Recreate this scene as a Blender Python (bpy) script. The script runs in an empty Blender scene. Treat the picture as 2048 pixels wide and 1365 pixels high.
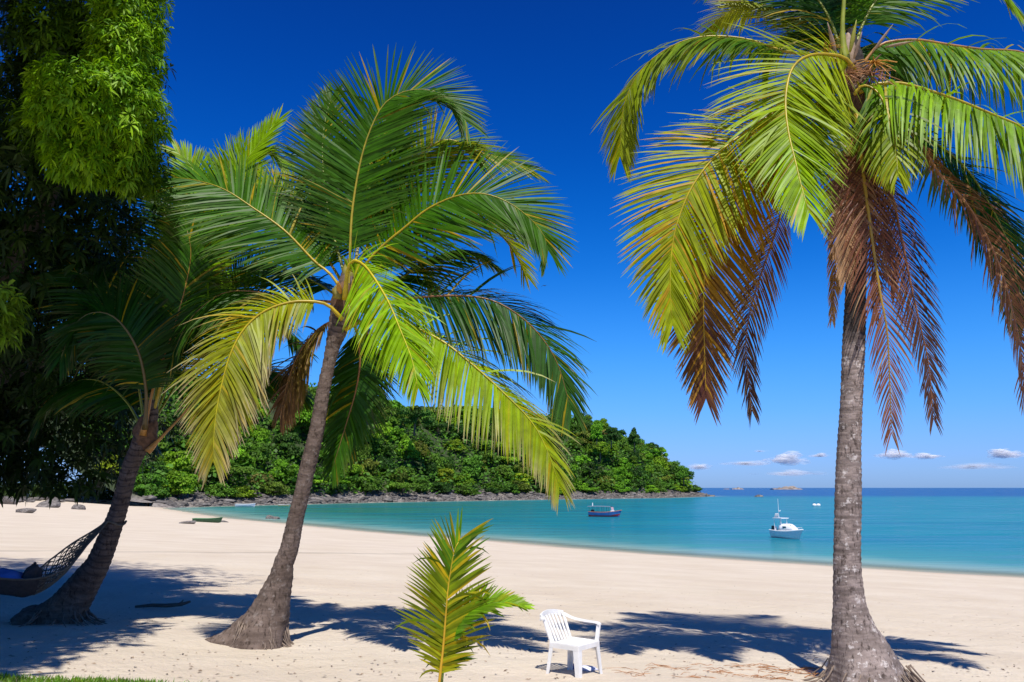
import bpy, math, random
import numpy as np
from mathutils import Vector, Matrix, Quaternion
R = math.radians
sc = bpy.context.scene
COL = sc.collection

# ------------------------------------------------------------------ camera, sky, sun, exposure
EYE = 5.5                                   # metres above the sea
PITCH = R(10.44)
FPX = 1593.0                                # 28 mm lens, in pixels of a 2048 wide frame
cam = bpy.data.cameras.new('camera'); cam.lens = 28; cam.clip_start = .1; cam.clip_end = 90000
camo = bpy.data.objects.new('camera', cam); COL.objects.link(camo)
camo.location = (0, 0, EYE); camo.rotation_euler = (R(90) + PITCH, 0, 0); sc.camera = camo

SUN = Vector((.15, -1, 0)).normalized() * math.cos(R(61)) + Vector((0, 0, math.sin(R(61))))
w = bpy.data.worlds.new('World'); sc.world = w; w.use_nodes = True
nt = w.node_tree
sky = nt.nodes.new('ShaderNodeTexSky'); sky.sky_type = 'NISHITA'; sky.sun_disc = False
sky.sun_elevation = R(61); sky.sun_rotation = R(171.5); sky.air_density = 1; sky.dust_density = .3
tc = nt.nodes.new('ShaderNodeTexCoord'); sx = nt.nodes.new('ShaderNodeSeparateXYZ')
nt.links.new(tc.outputs['Generated'], sx.inputs[0])
rp = nt.nodes.new('ShaderNodeValToRGB'); rp.color_ramp.interpolation = 'B_SPLINE'
el = rp.color_ramp.elements
for i, (p, c) in enumerate([(0, (.235, .42, 1.42)), (.04, (.25, .43, 1.05)), (.09, (.21, .47, 1.02)), (.17, (.12, .50, 1.04)), (.27, (.015, .36, .95)), (.40, (.004, .24, .80)), (.56, (.004, .165, .66)), (.78, (.025, .125, .40)), (1, (.04, .11, .28))]):
    e = el[i] if i < 2 else el.new(p)
    e.position = p; e.color = (*c, 1)
mx = nt.nodes.new('ShaderNodeMix'); mx.data_type = 'RGBA'; mx.blend_type = 'MULTIPLY'; mx.inputs[0].default_value = 1
nt.links.new(sx.outputs[2], rp.inputs[0]); nt.links.new(sky.outputs[0], mx.inputs[6]); nt.links.new(rp.outputs[0], mx.inputs[7])
nt.links.new(mx.outputs[2], nt.nodes['Background'].inputs[0]); nt.nodes['Background'].inputs[1].default_value = .15

sl = bpy.data.lights.new('sun', 'SUN'); sl.energy = 5; sl.angle = R(.5); sl.color = (1, .955, .88)
slo = bpy.data.objects.new('sun', sl); COL.objects.link(slo); slo.location = (5, -20, 40)
slo.rotation_euler = SUN.to_track_quat('Z', 'Y').to_euler()
vs = sc.view_settings
vs.view_transform = 'Standard'; vs.look = 'None'; vs.exposure = .15; vs.gamma = 1; vs.use_curve_mapping = False
cy = sc.cycles
cy.max_bounces = 6; cy.transparent_max_bounces = 40; cy.diffuse_bounces = 3; cy.glossy_bounces = 3; cy.transmission_bounces = 4
cy.use_denoising = True
cy.sample_clamp_indirect = 4

rng = np.random.default_rng(7); random.seed(7)
CP, SP = math.cos(PITCH), math.sin(PITCH)

def ray(u, v):
    a, b = (u - 1024) / FPX, (682.5 - v) / FPX
    return Vector((a, CP - b * SP, SP + b * CP))
def at(u, v, Y):                            # the point of the place seen in direction (u, v) at Y metres ahead
    d = ray(u, v); return Vector((0, 0, EYE)) + d * (Y / d.y)
def mpp(Y): return Y / FPX

# ------------------------------------------------------------------ terrain functions
def sea(u, v):
    d = ray(u, v); t = -EYE / d.z; return (d.x * t, d.y * t)
BEACH = [sea(*p) for p in [(2048, 1156), (1850, 1145), (1650, 1132), (1450, 1119), (1300, 1109), (1130, 1096), (1000, 1084), (840, 1073), (700, 1061), (560, 1047), (450, 1037), (385, 1027), (340, 1020), (318, 1017)]]
HEAD = [sea(*p) for p in [(350, 1015.5), (430, 1013), (520, 1011), (600, 1009), (720, 1006), (860, 1003.5), (1000, 1001), (1100, 999.5), (1200, 998), (1330, 996), (1425, 993)]]
tip = HEAD[-1]
BEACHL = [(1500, -420), (500, -120), (150, -10), (60, 30)] + BEACH
HEADL = HEAD + [(tip[0] + 10, tip[1] + 40), (tip[0] - 8, tip[1] + 100), (80, 700), (-60, 760), (-300, 900), (-1500, 1300)]
POLY = BEACHL + HEADL + [(-3000, 1300), (-3000, -1500), (1500, -1500)]

def dist_to(px, py, pts):
    d = np.full(px.shape, 1e9)
    for (ax, ay), (bx, by) in zip(pts[:-1], pts[1:]):
        vx, vy = bx - ax, by - ay
        t = np.clip(((px - ax) * vx + (py - ay) * vy) / (vx * vx + vy * vy + 1e-9), 0, 1)
        d = np.minimum(d, np.hypot(px - ax - t * vx, py - ay - t * vy))
    return d
def inside(px, py):
    r = np.zeros(px.shape, bool)
    n = len(POLY)
    for i in range(n):
        (ax, ay), (bx, by) = POLY[i], POLY[(i + 1) % n]
        c = ((ay > py) != (by > py)) & (px < (bx - ax) * (py - ay) / (by - ay + 1e-12) + ax)
        r ^= c
    return r
def hash2(i, j, s):
    h = np.sin(i * 127.1 + j * 311.7 + s * 74.7) * 43758.5453
    return h - np.floor(h)
def vnoise(x, y, s=0):
    i, j = np.floor(x), np.floor(y); f, g = x - i, y - j
    f = f * f * (3 - 2 * f); g = g * g * (3 - 2 * g)
    return (hash2(i, j, s) * (1 - f) + hash2(i + 1, j, s) * f) * (1 - g) + (hash2(i, j + 1, s) * (1 - f) + hash2(i + 1, j + 1, s) * f) * g
def sstep(a, b, x):
    t = np.clip((x - a) / (b - a), 0, 1); return t * t * (3 - 2 * t)
def fields(px, py):
    px, py = np.asarray(px, float), np.asarray(py, float)
    db, dh = dist_to(px, py, BEACHL), dist_to(px, py, HEADL)
    ins = inside(px, py)
    s = np.where(ins, np.minimum(db, dh), -np.minimum(db, dh))
    return s, dh < db, ins
def beach_h(px, py, detail=True):
    px, py = np.asarray(px, float), np.asarray(py, float)
    s, hd, ins = fields(px, py)
    z = np.where(s > 0, .0667 * np.minimum(s, 62) + .004 * np.clip(s - 62, 0, 300), np.maximum(.05 * s, -2.6 - .004 * np.abs(s)))
    z = np.where(py > 620, np.minimum(z, -14), z)
    z = np.where(ins & hd & (s > 6), np.minimum(z, -1.0), z)
    if detail:
        near = np.clip(1 - np.hypot(px, py - 10) / 60, 0, 1) * (s > 4)
        z = z + near * (.07 * (vnoise(px / 2.3, py / 2.3, 3) - .5) + .035 * (vnoise(px / .8, py / .8, 5) - .5) + .022 * (vnoise(px / .33, py / .33, 9) - .5))
    return z
def head_h(px, py):
    px, py = np.asarray(px, float), np.asarray(py, float)
    s, hd, ins = fields(px, py)
    rk = .22 * np.minimum(s, 17) + 1.1 * (vnoise(px / 5, py / 5, 1) - .5) * sstep(0, 5, s) + .6 * (vnoise(px / 1.9, py / 1.9, 2) - .5) * sstep(0, 3, s)
    hill = 42 * (1 - .30 * sstep(30, 95, px)) * sstep(0, 1, (s - 9) / (63 - 30 * sstep(20, 110, px))) * (.8 + .35 * vnoise(px / 60, py / 60, 4))
    return np.where(s > 0, rk + hill, np.maximum(.12 * s, -4))
def gz(x, y): return float(beach_h([x], [y])[0])
TT = 3.0 * 1.012 ** np.arange(420)
def ground(u, v):                           # where a line of sight meets the beach
    d = ray(u, v); o = Vector((0, 0, EYE))
    f = EYE + d.z * TT - beach_h(d.x * TT, d.y * TT, False)
    i = int(np.argmax(f < 0))
    t = TT[i - 1] + (TT[i] - TT[i - 1]) * f[i - 1] / (f[i - 1] - f[i])
    return o + d * t

# ------------------------------------------------------------------ materials
def new_mat(name):
    m = bpy.data.materials.new(name); m.use_nodes = True
    return m, m.node_tree, m.node_tree.nodes['Principled BSDF']
def N(t, typ, **kw):
    n = t.nodes.new('ShaderNode' + typ)
    for k, v in kw.items(): setattr(n, k, v)
    return n
def noise(t, scale, detail=4, rough=.55, vec=None):
    n = N(t, 'TexNoise'); n.inputs['Scale'].default_value = scale; n.inputs['Detail'].default_value = detail; n.inputs['Roughness'].default_value = rough
    if vec is not None: t.links.new(vec, n.inputs['Vector'])
    return n
def ramp(t, fac, stops):
    r = N(t, 'ValToRGB'); e = r.color_ramp.elements
    for i, (p, c) in enumerate(stops):
        q = e[i] if i < 2 else e.new(p)
        q.position = p; q.color = (*c, 1) if len(c) == 3 else c
    t.links.new(fac, r.inputs[0]); return r
def mix(t, fac, a, b, blend='MIX'):
    m = N(t, 'Mix', data_type='RGBA', blend_type=blend)
    for sock, val in ((m.inputs[0], fac), (m.inputs[6], a), (m.inputs[7], b)):
        if isinstance(val, (int, float)): sock.default_value = val
        elif isinstance(val, tuple): sock.default_value = (*val, 1)
        else: t.links.new(val, sock)
    return m.outputs[2]
def bump(t, h, strength, dist, bsdf):
    b = N(t, 'Bump'); b.inputs['Strength'].default_value = strength; b.inputs['Distance'].default_value = dist
    t.links.new(h, b.inputs['Height']); t.links.new(b.outputs[0], bsdf.inputs['Normal']); return b
def scaled(t, v, src='Object'):
    c = N(t, 'TexCoord'); m = N(t, 'Mapping'); m.inputs['Scale'].default_value = v
    t.links.new(c.outputs[src], m.inputs[0]); return m.outputs[0]

def plain(name, col, rough=.6, var=.12, scale=8, metal=0):
    m, t, b = new_mat(name)
    n = noise(t, scale, 5, .6, scaled(t, (1, 1, 1)))
    c = ramp(t, n.outputs[0], [(.3, tuple(x * (1 - var) for x in col)), (.7, tuple(min(1, x * (1 + var)) for x in col))])
    t.links.new(c.outputs[0], b.inputs['Base Color']); b.inputs['Roughness'].default_value = rough; b.inputs['Metallic'].default_value = metal
    bump(t, n.outputs[0], .15, .02, b)
    return m
def leaf_mat(name, trans=.35, tint=(1.35, 1.2, .5), objcol=False, rough=.42, spec=.35):
    m, t, b = new_mat(name)
    a = N(t, 'Attribute', attribute_name='col')
    c = a.outputs['Color']
    if objcol:
        oi = N(t, 'ObjectInfo'); c = mix(t, 1.0, c, oi.outputs['Color'], 'MULTIPLY')
    n = noise(t, 9, 2, .5, scaled(t, (1, 1, 1)))
    v = ramp(t, n.outputs[0], [(.25, (.78, .78, .78)), (.75, (1.2, 1.2, 1.2))])
    c = mix(t, 1.0, c, v.outputs[0], 'MULTIPLY')
    t.links.new(c, b.inputs['Base Color']); b.inputs['Roughness'].default_value = rough
    b.inputs['Specular IOR Level'].default_value = spec
    tr = N(t, 'BsdfTranslucent'); ct = mix(t, 1.0, c, tint, 'MULTIPLY'); t.links.new(ct, tr.inputs[0])
    ms = N(t, 'MixShader'); ms.inputs[0].default_value = trans
    t.links.new(b.outputs[0], ms.inputs[1]); t.links.new(tr.outputs[0], ms.inputs[2])
    t.links.new(ms.outputs[0], t.nodes['Material Output'].inputs[0])
    return m
M = {}
M['leaflet'] = leaf_mat('palm_leaflet', .33, (1.5, 1.25, .3), rough=.42, spec=.18)
M['leaf'] = leaf_mat('broad_leaf', .3, (1.3, 1.25, .3), rough=.5, spec=.2)
M['forest'] = leaf_mat('forest_leaf', .25, (1.2, 1.2, .5), objcol=True, rough=.6, spec=.2)
M['rachis'] = leaf_mat('palm_stalk', .0, (1, 1, 1), rough=.35, spec=.4)

def sand_mat():
    m, t, b = new_mat('sand')
    g = N(t, 'NewGeometry').outputs['Position']
    def nz(sc_, det, vec=(1, 1, 1), rough=.6):
        mp = N(t, 'Mapping'); mp.inputs['Scale'].default_value = vec; t.links.new(g, mp.inputs[0]); return noise(t, sc_, det, rough, mp.outputs[0])
    big = nz(.35, 4); grain = nz(60, 3); speck = nz(14, 5, rough=.7); foot = nz(2.6, 5, (1, 1, .3)); streak = nz(.25, 4, (.25, 2.2, 1))
    c = ramp(t, big.outputs[0], [(.3, (.60, .505, .385)), (.7, (.68, .59, .47))]).outputs[0]
    c = mix(t, ramp(t, streak.outputs[0], [(.45, (0, 0, 0)), (.75, (.5, .5, .5))]).outputs[0], c, (.56, .455, .36))
    c = mix(t, ramp(t, speck.outputs[0], [(.66, (0, 0, 0)), (.74, (.6, .6, .6))]).outputs[0], c, (.38, .29, .21))
    c = mix(t, .12, c, grain.outputs['Color'], 'OVERLAY')
    wet = N(t, 'Attribute', attribute_name='wet')
    c = mix(t, wet.outputs['Fac'], c, (.52, .42, .31))
    drk = N(t, 'Attribute', attribute_name='line')
    c = mix(t, drk.outputs['Fac'], c, (.20, .155, .11))
    t.links.new(c, b.inputs['Base Color'])
    rr = ramp(t, wet.outputs['Fac'], [(0, (.95, .95, .95)), (1, (.55, .55, .55))]); t.links.new(rr.outputs[0], b.inputs['Roughness'])
    b.inputs['Specular IOR Level'].default_value = .2
    ad = N(t, 'Math', operation='MULTIPLY_ADD'); t.links.new(foot.outputs[0], ad.inputs[0]); ad.inputs[1].default_value = 2.2; t.links.new(speck.outputs[0], ad.inputs[2])
    ad2 = N(t, 'Math', operation='MULTIPLY_ADD'); t.links.new(grain.outputs[0], ad2.inputs[0]); ad2.inputs[1].default_value = .12; t.links.new(ad.outputs[0], ad2.inputs[2])
    bump(t, ad2.outputs[0], .6, .07, b)
    return m
M['sand'] = sand_mat()

def rock_mat(name, a, b_, scale=1.2):
    m, t, b = new_mat(name)
    v = scaled(t, (1, 1, 1.6)); n = noise(t, scale, 8, .65, v); n2 = noise(t, scale * 5, 6, .7, v)
    c = ramp(t, n.outputs[0], [(.3, a), (.68, b_)]).outputs[0]
    c = mix(t, ramp(t, n2.outputs[0], [(.42, (.75, .75, .75)), (.6, (0, 0, 0))]).outputs[0], c, tuple(x * .35 for x in a))
    t.links.new(c, b.inputs['Base Color']); b.inputs['Roughness'].default_value = .9; b.inputs['Specular IOR Level'].default_value = .25
    bump(t, n2.outputs[0], .8, .12, b); return m
M['rock'] = rock_mat('grey_rock', (.17, .15, .135), (.33, .295, .265))
M['rock_far'] = rock_mat('shore_rock', (.11, .098, .09), (.27, .245, .22), .25)
M['islet'] = rock_mat('islet_rock', (.26, .22, .19), (.46, .40, .36), .02)

def soil_mat():
    m, t, b = new_mat('forest_floor')
    g = N(t, 'NewGeometry').outputs['Position']; n = noise(t, .3, 7, .65, g); n2 = noise(t, 1.4, 6, .7, g)
    rk = ramp(t, n2.outputs[0], [(.32, (.10, .085, .075)), (.5, (.25, .22, .195)), (.72, (.36, .32, .285))]).outputs[0]
    sl_ = ramp(t, n.outputs[0], [(.35, (.02, .035, .01)), (.65, (.05, .075, .02))]).outputs[0]
    a = N(t, 'Attribute', attribute_name='soil')
    t.links.new(mix(t, a.outputs['Fac'], rk, sl_), b.inputs['Base Color']); b.inputs['Roughness'].default_value = .95
    bump(t, n2.outputs[0], 1, .5, b); return m
M['soil'] = soil_mat()

def trunk_mat(name, c0, c1, pale, dark, pale_amt=.5, dark_top=False):
    m, t, b = new_mat(name)
    v = scaled(t, (1, 1, 1)); vs_ = scaled(t, (1, 1, .35)); vr = scaled(t, (.6, .6, 5))
    n = noise(t, 5, 6, .65, v); n2 = noise(t, 28, 5, .7, vs_); n3 = noise(t, 11, 6, .7, v); rg = noise(t, 3.4, 3, .5, vr)
    c = ramp(t, n.outputs[0], [(.3, c0), (.7, c1)]).outputs[0]
    c = mix(t, ramp(t, rg.outputs[0], [(.38, (.55, .55, .55)), (.55, (0, 0, 0))]).outputs[0], c, tuple(x * .55 for x in c0))
    c = mix(t, ramp(t, n2.outputs[0], [(.36, (.9, .9, .9)), (.47, (0, 0, 0))]).outputs[0], c, dark)
    c = mix(t, ramp(t, n3.outputs[0], [(.57, (0, 0, 0)), (.63, (pale_amt,) * 3)]).outputs[0], c, pale)
    rgA = N(t, 'Attribute', attribute_name='ring'); c = mix(t, rgA.outputs['Fac'], c, tuple(x * .32 for x in c0))
    if dark_top:
        a = N(t, 'Attribute', attribute_name='stain'); n4 = noise(t, 9, 4, .6, scaled(t, (1, 1, .12)))
        mm = N(t, 'Math', operation='MULTIPLY_ADD'); t.links.new(a.outputs['Fac'], mm.inputs[0]); mm.inputs[1].default_value = 1.6
        s2 = N(t, 'Math', operation='SUBTRACT'); t.links.new(n4.outputs[0], s2.inputs[0]); s2.inputs[1].default_value = .95; t.links.new(s2.outputs[0], mm.inputs[2])
        c = mix(t, ramp(t, mm.outputs[0], [(0, (0, 0, 0)), (.35, (.92, .92, .92))]).outputs[0], c, (.03, .025, .022))
    t.links.new(c, b.inputs['Base Color']); b.inputs['Roughness'].default_value = .9; b.inputs['Specular IOR Level'].default_value = .2
    ad = N(t, 'Math', operation='MULTIPLY_ADD'); t.links.new(n2.outputs[0], ad.inputs[0]); ad.inputs[1].default_value = .6; t.links.new(n3.outputs[0], ad.inputs[2])
    bump(t, ad.outputs[0], .7, .02, b); return m
M['bark_pale'] = trunk_mat('pale_palm_bark', (.20, .155, .135), (.40, .325, .29), (.64, .58, .54), (.05, .036, .03), .9, True)
M['bark_brown'] = trunk_mat('brown_palm_bark', (.12, .085, .065), (.22, .165, .135), (.34, .29, .25), (.04, .028, .02), .4)
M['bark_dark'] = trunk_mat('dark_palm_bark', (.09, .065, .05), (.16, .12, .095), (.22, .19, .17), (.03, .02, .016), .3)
M['root'] = plain('palm_root', (.20, .15, .115), .95, .35, 14)
M['fibre'] = plain('palm_fibre', (.13, .07, .035), .95, .5, 18)
M['wood'] = plain('tree_bark', (.09, .075, .06), .95, .3, 4)
M['husk'] = plain('coconut_husk', (.20, .17, .03), .55, .4, 9)
M['spathe'] = plain('dry_spathe', (.30, .21, .14), .7, .3, 14)
M['twig'] = plain('dry_twig', (.36, .17, .075), .8, .35, 20)
M['flower'] = plain('flower_stalk', (.50, .24, .03), .6, .3, 25)
M['plastic'] = plain('white_plastic', (.78, .77, .74), .45, .09, 7)
M['white'] = plain('white_paint', (.80, .80, .80), .3, .03, 3)
M['hullwhite'] = plain('weathered_white_hull', (.66, .69, .70), .35, .08, 2)
M['blue'] = plain('blue_paint', (.03, .17, .42), .4, .15, 2)
M['darkblue'] = plain('dark_blue_paint', (.02, .06, .22), .4, .15, 2)
M['red'] = plain('red_paint', (.42, .035, .04), .45, .15, 2)
M['orange'] = plain('faded_orange_paint', (.55, .20, .10), .6, .15, 3)
M['tarp'] = plain('grey_blue_tarpaulin', (.13, .19, .24), .7, .2, 2)
M['dark'] = plain('dark_paint', (.03, .035, .04), .6, .2, 4)
M['green'] = plain('green_paint', (.02, .075, .03), .55, .25, 3)
M['cloth_dark'] = plain('dark_cloth', (.035, .03, .028), .95, .3, 20)
M['net'] = plain('dark_cord', (.10, .085, .06), .9, .3, 20)
M['cloth_blue'] = plain('blue_cloth', (.06, .13, .34), .9, .15, 8)
M['cloth_pale'] = plain('pale_cloth', (.62, .62, .72), .9, .15, 10)
M['skin'] = plain('skin', (.30, .16, .10), .6, .1, 5)
M['pink'] = plain('pink_cloth', (.62, .40, .42), .8, .15, 5)
M['teal'] = plain('teal_glass', (.05, .16, .20), .1, .1, 5)
M['black'] = plain('black_feather', (.02, .02, .025), .7, .1, 5)
M['grass'] = leaf_mat('grass_blade', .3, (1.2, 1.2, .5))
def cloud_mat():
    m, t, b = new_mat('cloud'); b.inputs['Base Color'].default_value = (.9, .9, .9, 1); b.inputs['Roughness'].default_value = 1; b.inputs['Specular IOR Level'].default_value = 0
    a = N(t, 'Attribute', attribute_name='fade'); tr = N(t, 'BsdfTransparent'); ms = N(t, 'MixShader')
    d1 = N(t, 'BsdfDiffuse'); d1.inputs[0].default_value = (.97, .97, .97, 1); d2 = N(t, 'BsdfTranslucent'); d2.inputs[0].default_value = (.97, .97, .97, 1)
    df = N(t, 'MixShader'); df.inputs[0].default_value = .5; t.links.new(d1.outputs[0], df.inputs[1]); t.links.new(d2.outputs[0], df.inputs[2])
    t.links.new(a.outputs['Fac'], ms.inputs[0]); t.links.new(tr.outputs[0], ms.inputs[1]); t.links.new(df.outputs[0], ms.inputs[2])
    t.links.new(ms.outputs[0], t.nodes['Material Output'].inputs[0]); return m
M['cloud'] = cloud_mat()

def water_mat():
    m, t, b = new_mat('sea_water')
    g = N(t, 'NewGeometry').outputs['Position']
    dep = N(t, 'Attribute', attribute_name='depth'); far = N(t, 'Attribute', attribute_name='offshore'); cove = N(t, 'Attribute', attribute_name='cove')
    mp = N(t, 'Mapping'); mp.inputs['Scale'].default_value = (.015, .09, 1); t.links.new(g, mp.inputs[0])
    patch = noise(t, 1, 4, .55, mp.outputs[0])
    c = mix(t, cove.outputs['Fac'], (.012, .205, .275), (.022, .165, .115))
    c = mix(t, ramp(t, patch.outputs[0], [(.4, (0, 0, 0)), (.66, (.6, .6, .6))]).outputs[0], c, (.0, .125, .235))
    shl = N(t, 'Attribute', attribute_name='shelf'); c = mix(t, shl.outputs['Fac'], c, (.07, .27, .27))
    sh = ramp(t, dep.outputs['Fac'], [(0, (1, 1, 1)), (.55, (.55, .55, .55)), (1, (0, 0, 0))])
    c = mix(t, sh.outputs[0], c, (.36, .47, .40))
    c = mix(t, far.outputs['Fac'], c, (.0, .075, .26))
    # ripples: long low swell lines plus small chop
    m1 = N(t, 'Mapping'); m1.inputs['Scale'].default_value = (.16, 1.0, 1); t.links.new(g, m1.inputs[0]); w1 = noise(t, 1, 5, .6, m1.outputs[0])
    m2 = N(t, 'Mapping'); m2.inputs['Scale'].default_value = (.05, .22, 1); t.links.new(g, m2.inputs[0]); w2 = noise(t, 1, 4, .6, m2.outputs[0])
    ad = N(t, 'Math', operation='MULTIPLY_ADD'); t.links.new(w2.outputs[0], ad.inputs[0]); ad.inputs[1].default_value = .55; w1s = N(t, 'Math', operation='MULTIPLY'); w1s.inputs[1].default_value = .45; t.links.new(w1.outputs[0], w1s.inputs[0]); t.links.new(w1s.outputs[0], ad.inputs[2])
    bp = N(t, 'Bump'); bp.inputs['Strength'].default_value = .5; bp.inputs['Distance'].default_value = .35; t.links.new(ad.outputs[0], bp.inputs['Height'])
    df = N(t, 'BsdfDiffuse'); t.links.new(c, df.inputs[0]); gl = N(t, 'BsdfGlossy'); gl.inputs['Roughness'].default_value = .12
    fr = N(t, 'Fresnel'); fr.inputs[0].default_value = 1.33; rf_ = ramp(t, ad.outputs[0], [(.34, (.03, .03, .03)), (.60, (.60, .60, .60))]); cl = N(t, 'Math', operation='MULTIPLY'); t.links.new(fr.outputs[0], cl.inputs[0]); t.links.new(rf_.outputs[0], cl.inputs[1])
    for n_ in (df, gl, fr): t.links.new(bp.outputs[0], n_.inputs['Normal'])
    wm = N(t, 'MixShader'); t.links.new(cl.outputs[0], wm.inputs[0]); t.links.new(df.outputs[0], wm.inputs[1]); t.links.new(gl.outputs[0], wm.inputs[2]); b = wm
    tr = N(t, 'BsdfTransparent'); tr.inputs[0].default_value = (.95, .985, .975, 1); ms = N(t, 'MixShader')
    al = ramp(t, dep.outputs['Fac'], [(0, (.04, .04, .04)), (.18, (.38, .38, .38)), (.5, (.9, .9, .9)), (.8, (1, 1, 1))])
    t.links.new(al.outputs[0], ms.inputs[0]); t.links.new(tr.outputs[0], ms.inputs[1]); t.links.new(b.outputs[0], ms.inputs[2])
    t.links.new(ms.outputs[0], t.nodes['Material Output'].inputs[0]); return m
M['water'] = water_mat()

# ------------------------------------------------------------------ mesh helpers
class MB:
    def __init__(s): s.v = []; s.f = []; s.c = []; s.m = []
    def add(s, verts, faces, col=(1, 1, 1), mat=0):
        o = len(s.v); s.v.extend([tuple(x) for x in verts]); s.f.extend([tuple(i + o for i in f) for f in faces])
        if isinstance(col, list): s.c.extend(col)
        else: s.c.extend([col] * len(verts))
        s.m.extend([mat] * len(faces)); return s
    def box(s, c, size, rot=None, taper=1.0, col=(1, 1, 1), mat=0):
        hx, hy, hz = (q / 2 for q in size); V = []
        for z in (-1, 1):
            k = taper if z > 0 else 1
            for x, y in ((-1, -1), (1, -1), (1, 1), (-1, 1)): V.append(Vector((x * hx * k, y * hy * k, z * hz)))
        if rot is not None: V = [rot @ q for q in V]
        return s.add([q + Vector(c) for q in V], [(3, 2, 1, 0), (4, 5, 6, 7), (0, 1, 5, 4), (1, 2, 6, 5), (2, 3, 7, 6), (3, 0, 4, 7)], col, mat)
    def tube(s, pts, rad, n=6, col=(1, 1, 1), flat=1.0, mat=0, up=Vector((0, 0, 1)), cols=None):
        pts = [Vector(p) for p in pts]; V = []; C = []
        k = len(pts)
        if isinstance(rad, (int, float)): rad = [rad] * k
        T0 = (pts[1] - pts[0]).normalized()
        a = up - T0 * up.dot(T0)
        if a.length < 1e-3: a = T0.orthogonal()
        a.normalize()
        for i, p in enumerate(pts):
            T = (pts[min(i + 1, k - 1)] - pts[max(i - 1, 0)]).normalized()
            a = (a - T * a.dot(T)).normalized(); b = T.cross(a)
            for j in range(n):
                th = 2 * math.pi * j / n
                V.append(p + (a * math.cos(th) * flat + b * math.sin(th)) * rad[i]); C.append(cols[i] if cols else col)
        F = [(i * n + j, i * n + (j + 1) % n, (i + 1) * n + (j + 1) % n, (i + 1) * n + j) for i in range(k - 1) for j in range(n)]
        F += [tuple(range(n - 1, -1, -1)), tuple((k - 1) * n + j for j in range(n))]
        return s.add(V, F, C, mat)
    def loft(s, secs, closed=True, caps=True, col=(1, 1, 1), mat=0):
        n = len(secs[0]); V = [q for sec in secs for q in sec]; F = []
        for i in range(len(secs) - 1):
            for j in range(n if closed else n - 1):
                F.append((i * n + j, i * n + (j + 1) % n, (i + 1) * n + (j + 1) % n, (i + 1) * n + j))
        if caps and closed: F += [tuple(range(n - 1, -1, -1)), tuple((len(secs) - 1) * n + j for j in range(n))]
        return s.add(V, F, col, mat)
    def mesh(s, name, mats, smooth=False):
        me = bpy.data.meshes.new(name); me.from_pydata(s.v, [], s.f)
        at_ = me.attributes.new('col', 'FLOAT_COLOR', 'POINT')
        at_.data.foreach_set('color', np.array([(*c[:3], 1) for c in s.c], np.float32).ravel())
        for m in (mats if isinstance(mats, list) else [mats]): me.materials.append(m)
        me.polygons.foreach_set('material_index', s.m)
        if smooth: me.polygons.foreach_set('use_smooth', [True] * len(me.polygons))
        me.update(); return me
    def build(s, name, mats, parent=None, smooth=False, label=None):
        return link(name, s.mesh(name, mats, smooth), parent, label)
def link(name, me, parent=None, label=None):
    o = bpy.data.objects.new(name, me); COL.objects.link(o)
    if parent is not None:
        o.parent = parent
        r = parent; off = Vector((0, 0, 0))
    if label: o['label'] = label
    return o
def thing(name, loc, label, cat, group=None, rz=0):
    o = bpy.data.objects.new(name, None); COL.objects.link(o); o.location = loc; o.rotation_euler = (0, 0, rz); o.empty_display_size = .2
    o['label'] = label; o['category'] = cat
    if group: o['group'] = group
    return o
def tag(o, label=None, cat=None, group=None, kind=None):
    for k, v in (('label', label), ('category', cat), ('group', group), ('kind', kind)):
        if v: o[k] = v
    return o
def np_mesh(name, V, F, mats, col=None, smooth=False):
    me = bpy.data.meshes.new(name); V = np.asarray(V, np.float32); F = np.asarray(F, np.int32)
    k = F.shape[1]
    me.vertices.add(len(V)); me.vertices.foreach_set('co', V.ravel())
    me.loops.add(F.size); me.loops.foreach_set('vertex_index', F.ravel())
    me.polygons.add(len(F)); me.polygons.foreach_set('loop_start', np.arange(0, F.size, k, dtype=np.int32))
    if smooth: me.polygons.foreach_set('use_smooth', np.ones(len(F), bool))
    me.update(calc_edges=True)
    if col is not None:
        a = me.attributes.new('col', 'FLOAT_COLOR', 'POINT'); a.data.foreach_set('color', np.c_[np.asarray(col, np.float32), np.ones(len(V), np.float32)].ravel())
    for m in (mats if isinstance(mats, list) else [mats]): me.materials.append(m)
    return me
def fattr(me, name, vals):
    a = me.attributes.new(name, 'FLOAT', 'POINT'); a.data.foreach_set('value', np.asarray(vals, np.float32).ravel())
def grid(xs, ys):
    X, Y = np.meshgrid(xs, ys); nx = len(xs)
    i = np.arange(len(ys) - 1)[:, None] * nx + np.arange(nx - 1)[None, :]
    return X.ravel(), Y.ravel(), np.stack([i, i + 1, i + 1 + nx, i + nx], -1).reshape(-1, 4)
def grow(a, b, step, ratio, limit):
    out = [a]; s = step
    while out[-1] < b: out.append(out[-1] + s); s = min(s * ratio, limit)
    return out
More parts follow.
